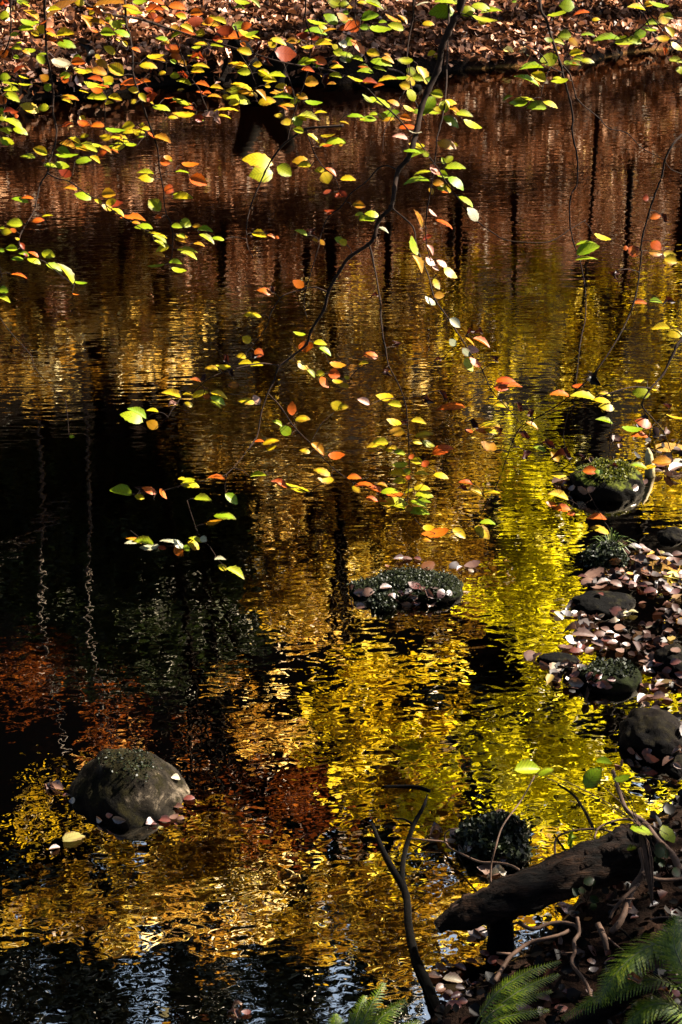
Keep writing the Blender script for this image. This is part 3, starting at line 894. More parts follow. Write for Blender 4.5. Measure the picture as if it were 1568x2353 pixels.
# ------------------------------------------------------------------ hanging leaves read off the photograph: x y length width angle colour
TILES = [
 # scale, offset x, offset y, entries
 (.25, 0, 0, '''40 40 100 90 0 R;40 140 90 80 10 G;205 20 110 50 10 G;490 95 140 50 -5 Y;290 150 170 50 30 A;255 200 150 60 10 G;230 245 140 65 0 G;385 265 110 70 40 Y;460 280 90 40 30 O;480 365 90 45 0 O;595 315 165 85 0 Y;605 400 175 80 15 G;130 320 90 45 10 G;735 20 90 70 0 Y;870 110 170 45 25 O;1220 110 170 60 15 G;1000 45 300 110 3 B;560 95 330 60 -28 B;800 205 130 55 55 A;900 220 150 60 5 A;860 280 100 40 25 O;990 175 60 45 20 G;1070 235 120 70 10 G;1100 200 120 50 15 G;985 300 140 80 5 G;1130 300 150 60 20 G;1410 95 170 70 5 O;1400 140 90 60 20 R;1450 20 140 50 5 O;1280 30 130 55 10 G;1200 45 160 50 10 A;1500 370 120 50 10 G;1150 405 60 35 40 Y;1010 465 120 65 35 Y;1250 450 90 40 20 O;150 455 110 50 10 G;275 460 120 50 10 G;375 540 110 65 60 G;380 485 90 35 0 G;40 500 90 80 -40 O;170 635 120 45 -40 R;560 575 190 90 10 W;715 570 130 75 0 O;740 645 150 60 10 Y;600 690 100 60 5 G;600 730 80 60 20 O;910 670 160 80 5 A;940 585 120 70 25 A;1070 640 170 110 35 Y;1210 735 200 80 3 O;880 735 140 50 10 O;410 715 90 70 25 A;440 800 80 65 50 G;880 795 210 75 20 G;900 900 175 90 0 G;1055 905 130 65 20 Y;635 880 170 55 8 A;610 930 110 40 20 Y;1230 830 90 55 10 Y;1310 890 100 60 50 Y;1385 890 110 100 90 R;1480 980 160 60 12 G;1425 520 160 60 -5 Y;1360 590 160 70 5 Y;230 780 130 35 5 G;90 760 150 30 5 G;95 820 150 65 5 G;105 890 160 75 30 G;280 990 180 85 20 Y;40 705 100 70 0 G;20 920 90 60 50 O;80 1025 110 50 0 R;15 1020 60 60 0 G;120 1130 200 65 30 G;620 1155 110 50 0 R;765 1140 120 60 25 O;900 1155 130 60 0 O;1180 1150 120 75 0 Y;20 1090 70 40 10 G;1550 430 70 60 60 O;795 480 190 80 82 K;760 370 130 50 8 K;1380 620 100 60 90 D;1180 540 90 50 -50 D'''),
 (.25, 392, 0, '''60 50 160 80 5 O;110 140 130 60 10 O;235 120 120 75 0 O;230 190 100 110 80 R;360 215 160 80 5 A;455 200 130 60 15 Y;635 240 150 90 -10 G;510 275 160 90 0 R;715 310 200 65 15 Y;600 375 260 95 0 O;40 255 90 70 0 A;150 245 130 60 15 Y;150 300 160 75 5 O;275 300 90 70 20 Y;280 385 130 45 10 Y;420 425 120 55 15 G;685 470 140 75 20 Y;790 400 130 70 75 D;990 365 150 65 10 Y;1120 378 110 60 0 A;1050 480 190 130 0 R;1220 320 110 60 10 R;1340 210 190 55 12 G;1330 275 200 75 0 G;1480 170 150 80 35 G;1510 30 140 80 20 G;650 20 150 60 15 G;780 20 110 40 30 G;1400 405 160 65 -3 Y;1270 425 120 45 0 Y;1545 480 90 70 20 G;225 510 150 50 15 Y;230 555 140 65 10 R;270 615 160 50 12 Y;245 655 120 60 5 Y;630 585 180 50 8 Y;680 660 120 70 5 G;800 590 85 55 5 Y;850 665 100 60 0 Y;975 690 180 45 8 G;905 740 130 70 15 Y;1020 780 110 55 5 Y;1080 830 90 70 60 O;1240 570 130 75 -5 G;1370 560 150 80 15 O;1520 610 130 50 5 Y;1520 710 120 55 0 G;1290 755 130 100 0 A;1260 640 120 50 5 O;1400 720 150 90 70 D;1205 880 110 60 20 A;110 700 110 50 5 R;40 690 90 60 10 G;125 760 140 55 15 G;290 780 130 50 15 O;420 805 120 45 5 Y;665 800 200 60 8 Y;590 825 120 70 -10 G;690 845 140 55 5 A;635 910 220 90 10 G;835 855 130 50 35 A;880 930 160 80 0 Y;1040 895 190 50 5 G;1070 950 150 50 10 A;1150 930 110 70 -30 G;1310 945 160 55 5 G;400 885 130 40 5 A;335 850 70 30 10 O;110 930 200 40 6 O;105 965 165 55 5 G;180 1010 130 40 3 O;130 1070 200 70 -5 Y;20 1070 90 40 0 Y;500 1010 220 50 8 Y;380 1065 170 45 30 P;260 1090 80 70 40 R;1270 1060 190 65 2 G;1165 1115 110 95 70 G;1075 1120 70 100 80 Y;510 895 70 50 30 Y;40 450 110 80 40 O;55 520 100 60 10 O;110 580 90 55 30 A;880 560 130 110 60 D;760 540 120 60 -60 D'''),
 (.25, 784, 0, '''260 155 165 90 -15 G;110 245 160 110 -30 O;350 285 210 80 15 G;45 190 90 55 0 G;480 180 160 50 25 A;510 245 150 80 20 G;215 250 90 55 10 G;300 25 190 60 12 G;30 35 100 60 0 G;195 10 90 40 0 Y;800 215 110 55 10 Y;935 100 230 130 -8 G;980 20 220 90 0 G;1165 95 130 95 -20 G;1290 45 180 80 8 G;1370 125 190 50 5 G;1310 175 230 75 8 G;165 425 180 70 45 O;75 385 90 70 60 G;290 490 120 75 20 Y;365 565 200 80 15 G;430 545 120 50 25 A;595 560 145 70 0 G;50 490 150 60 20 G;150 540 120 50 20 G;215 610 100 50 20 G;230 655 150 60 5 G;350 625 130 40 20 G;130 710 160 45 3 Y;430 725 190 60 -8 Y;260 745 140 55 -3 R;565 710 120 40 5 G;340 798 100 40 0 O;590 785 100 80 20 Y;650 870 130 70 65 G;740 680 185 85 68 Y;650 650 100 70 30 G;705 715 110 70 20 G;815 740 90 60 20 G;835 490 80 50 -20 Y;900 530 90 55 20 Y;360 955 230 70 8 G;490 945 120 50 15 A;620 985 110 45 12 Y;800 960 200 120 -60 G;830 1030 160 50 10 G;885 865 120 80 20 G;985 945 140 65 5 Y;895 1000 90 50 0 Y;950 970 110 90 70 G;1040 1015 130 40 55 A;1130 1045 160 70 8 G;1020 1095 170 80 30 G;1200 1145 180 70 25 G;130 1050 160 50 0 G;255 1085 150 60 0 G;300 1045 80 35 0 G;385 1065 90 60 20 Y;460 1035 170 80 0 G;440 1085 110 45 0 A;590 1085 110 60 15 O;610 1165 170 60 5 O;690 1020 60 40 10 G;750 25 140 35 -12 W;20 410 80 70 20 W;30 550 100 70 30 W'''),
 (.25, 1176, 0, '''515 45 140 105 10 G;430 140 210 60 -10 G;650 110 150 50 -5 O;490 320 125 95 5 G;430 380 110 50 5 G;340 370 80 45 0 G;570 380 110 70 45 A;590 495 130 70 -5 Y;350 545 160 110 -10 G;190 625 225 60 -5 G;255 705 150 90 30 Y;150 770 230 70 6 G;450 740 160 55 -3 G;615 540 110 60 10 G;700 550 120 55 5 G;570 590 130 50 5 G;510 575 60 40 0 G;115 890 200 55 5 G;70 950 170 70 -5 G;235 990 185 95 0 G;360 935 150 60 15 Y;700 320 130 45 5 G;885 335 240 85 3 G;1030 390 170 90 0 G;1130 370 130 80 20 G;1180 315 120 90 -30 G;1270 275 140 50 5 G;1290 210 130 65 -5 G;1345 25 190 65 0 G;1155 85 165 55 3 Y;1260 45 90 55 0 A;1400 175 110 90 70 Y;1440 150 100 60 15 G;1455 295 120 65 45 Y;1395 350 130 65 5 Y;1510 430 130 60 40 Y;1510 560 140 65 8 G;1555 640 70 90 80 G;25 10 50 30 0 G'''),
 (.25, 0, 294.8, '''30 35 130 40 25 G;60 130 140 70 30 G;185 15 140 60 25 G;260 245 140 50 10 G;375 210 140 80 25 Y;400 295 40 30 0 O;620 155 160 60 15 A;730 205 160 50 20 A;580 210 130 70 20 G;610 262 210 55 4 G;760 290 150 70 -5 G;805 170 175 75 10 G;890 155 100 35 10 G;970 190 120 40 25 A;935 230 90 50 -20 O;870 285 110 45 35 Y;1055 25 190 55 8 G;1100 85 190 65 20 Y;975 80 110 60 10 Y;1190 15 120 50 0 Y;1265 35 80 55 0 Y;1340 5 90 40 10 Y;1095 175 120 50 -3 Y;1200 150 120 40 10 G;460 325 120 50 0 G;565 335 130 65 10 G;605 415 125 70 20 R;650 550 130 45 10 A;770 605 160 70 30 G;995 605 130 90 5 A;1045 685 150 70 -5 R;905 670 80 40 35 Y;990 740 110 50 15 Y;1080 770 130 35 40 Y;1240 825 180 55 5 O;1250 860 80 30 10 A;1300 925 160 60 30 G;1440 960 190 30 15 Y;1470 1005 150 40 20 G;1490 1085 130 60 -8 Y;1460 1165 120 40 10 A;1340 405 155 45 8 G;1350 455 150 75 8 Y;1425 705 150 110 50 G;1455 818 60 40 0 O;1485 105 170 65 25 A;1515 310 90 75 10 O;1540 265 80 40 10 A;1550 555 90 80 20 O;145 877 145 80 -3 G;190 655 155 50 10 G;258 633 120 40 8 O;345 838 110 50 -8 O;430 792 100 25 -8 Y;55 950 100 60 0 Y;125 940 60 35 20 O;20 915 60 30 0 G;205 1075 70 35 50 R;110 1105 110 60 5 G;15 1120 50 35 20 G;220 1165 100 40 10 G;310 1165 100 30 20 O;440 1155 125 80 15 G'''),
 (.25, 392, 294.8, '''815 300 275 130 5 Y;850 425 210 140 -15 G;1045 380 150 110 30 G;1200 290 150 75 0 A;1235 345 125 65 -3 Y;1375 385 90 55 0 Y;1435 445 110 100 60 Y;1475 390 120 40 35 O;175 350 160 55 15 O;250 480 170 110 20 O;110 595 180 55 5 G;100 655 175 75 8 Y;135 865 105 80 15 G;55 900 100 50 10 G;240 908 95 45 5 A;310 950 150 55 15 G;330 1010 160 50 35 G;440 1010 120 40 8 G;100 990 110 45 15 Y;90 1030 110 50 15 A;150 1115 190 50 5 G;165 1155 160 50 15 G;810 982 135 70 18 Y;925 985 75 30 20 O;980 1000 40 25 20 O;1210 950 120 45 35 G;1290 950 90 110 60 D;1330 1025 60 40 30 A;1390 1045 70 40 40 A;1320 70 140 45 25 Y;1440 72 140 40 -5 Y;1505 118 170 70 3 G;1180 20 100 60 20 G;1550 610 60 90 60 R;1450 770 60 90 70 R;1550 1030 80 60 20 G'''),
 (.25, 784, 294.8, '''15 125 60 55 10 G;60 470 140 60 8 Y;550 75 140 55 15 P;690 30 120 30 12 W;970 140 180 90 18 A;1040 155 60 40 20 Y;700 170 150 60 0 Y;650 205 160 45 10 G;700 245 160 70 -15 G;780 235 70 50 50 G;995 285 90 60 -50 G;940 300 60 40 60 G;1045 360 185 75 5 G;750 375 150 40 3 G;855 385 130 60 55 O;700 475 240 70 -3 G;930 430 110 70 20 G;1060 490 180 80 40 G;890 500 100 60 -5 A;925 550 80 50 10 G;830 570 70 40 70 A;1145 665 160 55 45 G;1215 795 150 80 50 W;160 710 120 70 10 A;290 790 130 60 5 G;250 840 130 60 5 G;190 820 60 50 -60 G;720 830 180 45 60 A;940 870 180 45 35 O;385 935 110 22 30 W;835 780 100 30 50 P;660 1090 180 65 70 G;820 1110 110 40 55 P;20 1050 80 60 30 Y;790 1000 60 90 80 R;20 600 50 90 -50 R'''),
 (.25, 1176, 294.8, '''830 995 160 55 12 Y;690 1130 210 100 -10 G;680 1060 190 35 -3 G;1125 1130 115 90 40 O;1050 1100 50 40 0 O;1320 810 100 55 -15 O;1400 820 100 80 50 D;1325 1075 110 80 40 O;1325 1135 130 80 5 A;1450 1160 120 70 5 Y;1235 640 60 60 0 R'''),
 (.5, 0, 589.6, '''80 5 60 20 10 G;155 15 65 25 25 G;250 42 80 30 20 G;300 90 110 25 38 G;370 125 60 15 12 G;15 155 45 35 20 G;20 195 55 20 20 G;85 82 75 14 8 O;720 40 80 20 0 G;820 62 70 25 10 G;805 30 60 25 10 G;1160 265 88 28 5 Y;1135 382 45 35 30 Y;1218 158 70 30 15 O;1250 150 40 30 60 D;1375 125 60 35 30 O;1190 440 45 35 20 O;1160 462 45 30 5 D;1380 352 60 18 22 G;1405 410 50 60 80 O;1470 398 60 25 10 Y;1495 430 65 22 30 G;1390 500 65 30 35 Y;1430 535 50 20 50 G;1535 540 55 45 10 O;1490 575 60 30 50 O;1550 495 75 28 3 A;1550 573 50 20 5 Y;1040 470 45 40 60 D;1110 458 50 25 10 Y;1130 490 60 22 0 Y;1175 503 60 20 10 Y;1030 510 70 22 5 Y;975 515 60 22 5 Y;1055 535 50 30 50 D;935 555 30 45 60 D;900 576 50 12 0 O;790 635 90 30 15 Y;865 632 45 16 5 Y;915 632 75 28 -10 Y;870 678 45 20 25 Y;1005 630 80 25 15 Y;1000 660 75 32 30 G;950 643 35 20 0 O;1135 661 78 28 12 Y;795 680 45 18 -20 P;1075 590 35 40 90 B;1340 700 62 34 85 O;1388 747 68 28 5 Y;1352 755 22 14 60 R;1550 685 60 42 20 Y;610 740 105 45 15 G;632 722 95 30 28 G;703 713 55 13 3 Y;702 772 58 38 30 A;1275 772 50 18 20 G;1315 800 60 40 40 G;1240 850 80 22 -10 Y;1190 853 45 12 10 O;1460 880 80 35 40 A;1545 917 75 32 0 O;1405 890 50 20 20 Y;1485 990 80 28 15 Y;1500 1030 72 34 0 Y;330 828 25 15 0 G;560 1080 105 45 15 G;645 1075 50 65 60 D;640 1105 45 25 10 Y;690 1070 70 25 30 O;870 1048 85 28 15 Y;865 1032 60 22 5 G;930 1118 80 30 10 G;1065 1108 70 35 35 G;1000 1018 80 18 5 O;1285 1052 75 28 15 O;1370 1068 110 22 20 Y;1180 1020 70 18 15 G;1180 660 50 30 60 P'''),
 (.5, 784, 589.6, '''350 30 90 30 62 A;410 20 60 28 40 P;465 30 60 25 40 P;500 72 75 35 35 Y;437 125 55 28 65 Y;452 178 35 40 80 A;412 205 60 25 45 W;525 300 60 35 35 W;600 430 65 35 5 P;575 440 50 30 40 W;515 395 40 30 45 W;585 495 70 36 62 G;620 487 65 28 45 O;645 390 85 24 25 O;140 455 70 30 5 O;755 567 90 32 3 O;735 600 65 38 5 O;205 643 80 34 10 Y;250 683 62 30 8 Y;15 590 50 25 20 A;10 690 45 28 0 Y;105 670 60 30 20 P;510 675 125 32 3 O;470 635 55 45 40 D;395 660 60 50 30 D;590 350 50 25 -20 D;630 345 50 20 5 D;705 470 40 45 60 D;245 765 70 28 12 Y;355 760 70 26 10 Y;260 805 68 38 0 A;290 765 35 35 30 D;380 817 85 28 -3 Y;350 850 45 22 5 Y;400 858 60 25 15 G;165 875 90 30 5 Y;185 855 70 32 5 Y;240 882 50 18 10 Y;462 885 100 38 -14 O;683 872 78 40 25 A;685 760 80 30 0 Y;680 780 110 40 0 A;720 800 50 40 60 D;655 800 70 22 5 O;610 770 60 50 30 D;740 680 70 28 15 Y;270 905 55 25 10 G;275 952 70 28 8 G;350 942 55 30 8 Y;387 952 32 34 60 O;265 998 85 34 5 Y;305 985 35 25 10 G;370 997 70 18 0 Y;270 1034 62 28 2 Y;370 1062 75 24 5 Y;380 1097 85 30 12 G;370 1138 80 16 3 G;460 1003 70 25 12 Y;220 1078 80 24 3 G;240 1100 100 20 0 O;160 1075 80 22 12 O;100 1050 85 20 5 O;58 1017 65 25 5 O;70 1068 45 25 35 Y;140 1113 60 22 5 O;255 1145 145 40 8 G;355 1165 100 30 5 G;310 1160 36 30 0 A;310 1015 25 18 0 O;578 1045 65 18 0 O;625 1090 75 26 20 Y;690 1075 90 12 3 Y;560 1072 50 30 5 D;1010 640 90 26 -3 O;1120 650 120 34 5 Y;1200 658 75 24 10 Y;1225 692 72 34 5 Y;1090 595 60 18 -10 O;1380 565 60 18 12 Y;1385 625 80 45 10 G;1395 765 80 38 20 O;1335 793 95 26 2 G;1375 826 80 24 0 O;1535 733 90 14 3 Y;1445 208 60 24 8 G;1505 210 60 40 0 D;1375 215 65 24 5 O;1475 325 80 32 3 Y;1540 350 70 36 5 Y;1515 15 60 45 20 Y;1125 5 100 20 0 G;1265 80 40 60 -60 D;155 180 40 30 0 D;210 530 40 60 80 D;250 400 30 60 85 D;445 475 40 30 0 D;820 690 50 35 60 D;870 720 40 50 80 D;840 820 60 40 30 D;850 910 40 70 70 D;880 770 60 18 20 A;920 880 60 22 30 G;955 870 70 45 15 D;1020 910 90 50 20 D;1155 560 80 90 60 K;990 920 60 35 45 A;1145 985 70 36 5 O;1110 920 30 50 80 D;1010 1000 75 26 20 Y;1000 1105 100 32 15 Y;1020 1158 75 32 5 O;1480 940 90 42 3 A;1370 965 80 22 8 G;1420 960 60 15 -5 Y;1215 755 80 18 20 G;1500 690 40 40 50 D;1255 962 40 30 20 D'''),
 (.5, 0, 1179, '''660 130 100 30 15 G;690 155 90 25 0 W;745 160 40 18 10 R;605 125 60 14 10 W;780 120 80 14 12 W;820 145 60 25 40 W;820 175 55 35 45 O;855 160 40 22 40 G;890 145 60 28 35 Y;900 125 60 18 15 G;935 120 35 30 30 W;1010 213 52 14 0 W;1025 250 45 26 25 Y;1080 275 95 28 30 G;1030 15 100 28 15 G'''),
 (.5, 784, 1179, '''400 70 55 25 5 Y;440 88 125 34 -5 O;540 92 70 36 40 Y;650 85 85 45 40 Y;670 50 70 20 15 G;360 3 70 16 0 G;1195 75 90 28 15 Y;1180 25 90 24 5 O;1060 5 40 18 0 O'''),
]
LEAVES = []
for sc, ox, oy, txt in TILES:
    for e in txt.split(';'):
        a = e.split()
        LEAVES.append((float(a[0]) * sc + ox, float(a[1]) * sc + oy, float(a[2]) * sc, float(a[3]) * sc, float(a[4]), a[5]))

# smaller, partly hidden leaves behind the big ones, thickest towards the upper left
_r = random.Random(77)
for (x, y, Lp, Wp, an, c) in list(LEAVES):
    if Lp < 12 or Lp > 62 or c in 'KDW': continue
    if _r.random() < (.75 if (y < 340 and x < 820) else .34 if y < 330 else .2):
        c2 = _r.choice(c + c + 'GYYAO') if c not in 'PR' else c
        LEAVES.append((x + _r.uniform(-34, 34), y + _r.uniform(-18, 26), Lp * _r.uniform(.45, .8), Wp * _r.uniform(.4, .8), an + _r.uniform(-25, 25), c2))

# ------------------------------------------------------------------ branches: polylines in photo pixels, (half width px at start, at end)
BR = [
 dict(name='stout', d=4.40, label='stout dark beech branch descending from the top centre in a long bend', lines=[
  ([(1085, -260), (1061, 0), (1044, 42), (1030, 75), (1016, 107), (1006, 160), (984, 207), (969, 247), (959, 295), (949, 335), (936, 367), (916, 390), (906, 435), (899, 475), (871, 505), (861, 542), (846, 562), (804, 590), (782, 620), (755, 670), (745, 710), (715, 760), (705, 790), (670, 820), (640, 845), (630, 875), (617, 900), (600, 950), (590, 1005), (560, 1045)], 7.0, 1.2),
  ([(617, 905), (645, 935), (675, 980), (710, 1015), (750, 1060), (784, 1090), (850, 1130)], 1.6, .8),
  ([(640, 840), (605, 835), (570, 840), (530, 850), (480, 870), (440, 905)], 1.6, .7),
  ([(755, 672), (725, 660), (700, 664), (650, 680), (625, 715), (610, 755), (575, 800), (525, 850)], 1.5, .7),
  ([(914, 390), (889, 380), (869, 387), (844, 415), (806, 445), (784, 475), (752, 502), (735, 550), (732, 570), (700, 680), (705, 730)], 1.5, .8),
  ([(590, 1005), (520, 1090), (440, 1110), (360, 1130), (300, 1135)], .8, .6)]),
 dict(name='second', d=4.36, label='thin straight shoot hanging close beside the upper part of the stout branch', lines=[
  ([(1034, -200), (1031, 42), (1028, 125), (1026, 200), (1021, 250), (1011, 295), (1004, 320), (999, 375), (991, 432), (981, 485), (979, 545), (990, 600)], 2.0, .9)]),
 dict(name='slim', d=4.42, label='slim hanging shoot with many yellow leaves below the stout branch bend', lines=[
  ([(850, 566), (856, 590), (874, 690), (876, 740), (886, 800), (894, 840), (919, 890), (934, 940), (939, 1015), (941, 1090), (934, 1170)], 2.0, .8),
  ([(939, 1015), (965, 1060), (1000, 1085)], .8, .6), ([(936, 1150), (890, 1130), (850, 1118)], .8, .6), ([(941, 1170), (960, 1200), (1000, 1225), (1060, 1222)], .7, .5)]),
 dict(name='crossing', d=4.70, label='slender branch slanting in from the top left corner over the far bank', lines=[
  ([(60, -120), (160, -20), (225, 24), (275, 37), (312, 41), (350, 52), (392, 66), (452, 85), (512, 102), (545, 112)], 3.2, 1.7),
  ([(392, 66), (417, 125), (434, 172), (457, 202), (464, 222), (480, 260)], 1.5, .7),
  ([(545, 112), (575, 160), (590, 200)], .9, .6),
  ]),
 dict(name='crossing2', d=4.72, label='slender twig running from the upper middle down to a long bare curl at the right', lines=[
  ([(540, 60), (560, 112), (582, 122), (637, 140), (687, 150), (742, 157), (784, 170), (814, 186), (846, 205), (869, 229), (909, 265), (936, 295), (956, 317), (984, 355), (1009, 390), (1026, 420), (1049, 450), (1071, 481), (1099, 510), (1134, 535), (1159, 550), (1200, 556), (1263, 555), (1313, 525), (1346, 505)], 2.0, .8),
  ([(652, 145), (668, 190), (678, 225)], 1.0, .6), ([(904, 262), (884, 300), (880, 350)], .9, .6)]),
 dict(name='diag', d=4.55, label='slender twig with pale curled leaves running down right of the slim shoot', lines=[
  ([(899, 475), (904, 480), (931, 502), (951, 525), (956, 560), (966, 590), (984, 630), (999, 685), (1019, 715), (1049, 760), (1084, 815), (1109, 850), (1129, 895), (1164, 935), (1199, 975)], 1.8, .9)]),
 dict(name='left', d=4.30, label='dark wiry branch hanging down the left side with an S bend', lines=[
  ([(100, -260), (102, 0), (104, 50), (107, 120), (115, 162), (122, 212), (122, 262), (130, 295), (126, 332), (112, 375), (109, 397), (94, 420), (85, 455), (77, 487), (50, 532), (44, 560), (57, 580), (67, 589), (100, 600), (125, 620), (170, 655)], 2.6, .8),
  ([(115, 162), (135, 160), (160, 163)], .9, .6), ([(126, 332), (90, 350), (60, 350)], .8, .6)]),
 dict(name='oblique', d=4.34, label='thin twig slanting down to the right with leaves along both sides', lines=[
  ([(109, 397), (130, 409), (160, 417), (200, 445), (237, 467), (287, 502), (337, 530), (385, 542)], 1.5, .8)]),
 dict(name='leftmid', d=4.60, label='thin wavy branch hanging between the left side and the centre', lines=[
  ([(285, -120), (289, 42), (297, 75), (305, 125), (306, 172), (322, 220), (335, 262), (347, 295), (362, 340), (366, 382), (375, 432), (381, 487), (392, 510), (397, 545), (395, 590), (385, 605)], 2.2, .8),
  ([(270, 200), (240, 215), (225, 212)], .8, .6)]),
 dict(name='centre', d=4.15, label='dark branch with large serrated leaves ending left of centre', lines=[
  ([(704, -260), (702, 0), (704, 50), (716, 87), (712, 125), (704, 175), (682, 240), (667, 292), (661, 325)], 1.8, .9),
  ([(790, 288), (740, 292), (702, 297), (654, 330), (629, 360), (609, 395), (592, 435), (577, 470), (567, 520), (569, 565), (582, 590)], 2.6, .8),
  ([(704, 297), (722, 350), (745, 385), (768, 405), (782, 440)], 1.2, .7)]),
 dict(name='upper', d=4.50, label='fine forked twig hanging left of the stout branch at the top', lines=[
  ([(955, -200), (951, 0), (949, 45), (940, 87), (936, 145), (946, 200), (959, 243), (979, 285)], 2.0, .8),
  ([(940, 140), (939, 190), (909, 240), (881, 275)], 1.2, .7), ([(824, -40), (816, 37), (826, 65), (850, 70)], 1.2, .7), ([(826, 65), (840, 130), (866, 175)], .9, .6)]),
 dict(name='right', d=4.25, label='long thin branch hanging straight down right of centre with green leaves at the top', lines=[
  ([(1232, -220), (1241, 0), (1256, 45), (1271, 95), (1288, 145), (1298, 187), (1311, 232), (1317, 275), (1315, 295), (1320, 327), (1327, 362), (1327, 420), (1312, 450), (1310, 507), (1318, 555), (1331, 590), (1344, 655), (1346, 725), (1334, 790), (1324, 880)], 2.8, .8),
  ([(1193, 97), (1238, 120), (1266, 152), (1293, 167)], .9, 1.2), ([(1293, 150), (1311, 172), (1320, 207), (1331, 232), (1376, 270), (1401, 295), (1441, 305), (1476, 340), (1526, 365)], 1.6, .6),
  ([(1266, 152), (1250, 190), (1243, 230)], .9, .6)]),
 dict(name='rightfine', d=4.05, label='fine twig with amber leaves hanging right of the long thin branch', lines=[
  ([(1385, -150), (1361, 0), (1331, 37), (1323, 72), (1308, 107), (1301, 130), (1296, 140)], 1.4, .8)]),
 dict(name='corner', d=3.95, label='leafy branch arching through the top right corner', lines=[
  ([(1430, -180), (1463, 0), (1481, 35), (1498, 65), (1526, 85), (1568, 100), (1640, 140)], 1.8, .9), ([(1468, 0), (1500, 40), (1520, 62), (1545, 85)], 1.3, .8),
  ([(1496, 42), (1471, 65), (1438, 87), (1411, 92)], 1.2, .7)]),
 dict(name='edge', d=4.40, label='dark branch entering from the right edge and curving down to the lower middle', lines=[
  ([(1690, 200), (1568, 310), (1543, 337), (1528, 370), (1521, 407), (1506, 445), (1491, 492), (1478, 540), (1473, 570), (1474, 590), (1459, 690), (1424, 770), (1379, 840), (1339, 885), (1284, 930), (1224, 965), (1194, 985), (1169, 1040), (1144, 1110), (1109, 1175)], 2.4, .7),
  ([(1528, 368), (1545, 390), (1590, 405)], .9, .6)]),
 dict(name='lowright', d=4.10, label='thick dark bent branch low at the right edge with orange and yellow leaves', lines=[
  ([(1680, 690), (1568, 780), (1549, 810), (1524, 860), (1494, 895), (1476, 930), (1499, 960), (1524, 990), (1540, 1030)], 3.2, .8),
  ([(1494, 892), (1449, 890), (1384, 910), (1314, 935), (1234, 960), (1200, 985)], 1.6, .7), ([(1410, 900), (1405, 960), (1400, 1050)], 1.0, .6),
  ([(1310, 935), (1295, 1000), (1310, 1060), (1340, 1110), (1390, 1200)], .8, .5)]),
 dict(name='farleft', d=4.20, label='dark twig at the far left edge crowded with green leaves', lines=[
  ([(30, -200), (24, 0), (25, 70), (15, 110), (0, 132), (-20, 170)], 2.0, 1.2), ([(-20, 170), (-10, 200), (5, 215), (10, 262), (-5, 300), (10, 330)], 1.2, .7), ([(-5, 300), (-25, 450), (-10, 560), (5, 640)], 1.2, .7)]),
 dict(name='bare', d=4.50, label='bare thin drooping twig over the brown water at the left', lines=[
  ([(-60, 640), (0, 730), (30, 770), (70, 815), (80, 845), (110, 880), (150, 920)], 1.0, .6)]),
 dict(name='lowleft', d=4.55, label='drooping twig end with pale and green leaves over the black water', lines=[
  ([(430, 1150), (455, 1224), (480, 1254), (500, 1284), (520, 1305), (545, 1322)], .8, .7), ([(455, 1224), (440, 1245), (410, 1254), (345, 1250), (300, 1219)], .7, .6)]),
]
STUFF_LEFT = 0
allp = []
for bi, B in enumerate(BR):
    P = []
    for (pts, r0, r1) in B['lines']:
        sp = spline([Vector((x, y, 0)) for x, y in pts], 5)
        P += [(p.x, p.y) for p in sp if p.y > -120]
    allp.append(np.array(P))
ZB = {'lowleft': 0.0}
assign = [[] for _ in BR]
for lf in LEAVES:
    dmin = [np.min((P[:, 0] - lf[0]) ** 2 + (P[:, 1] - lf[1]) ** 2) for P in allp]
    assign[int(np.argmin(dmin))].append(lf)

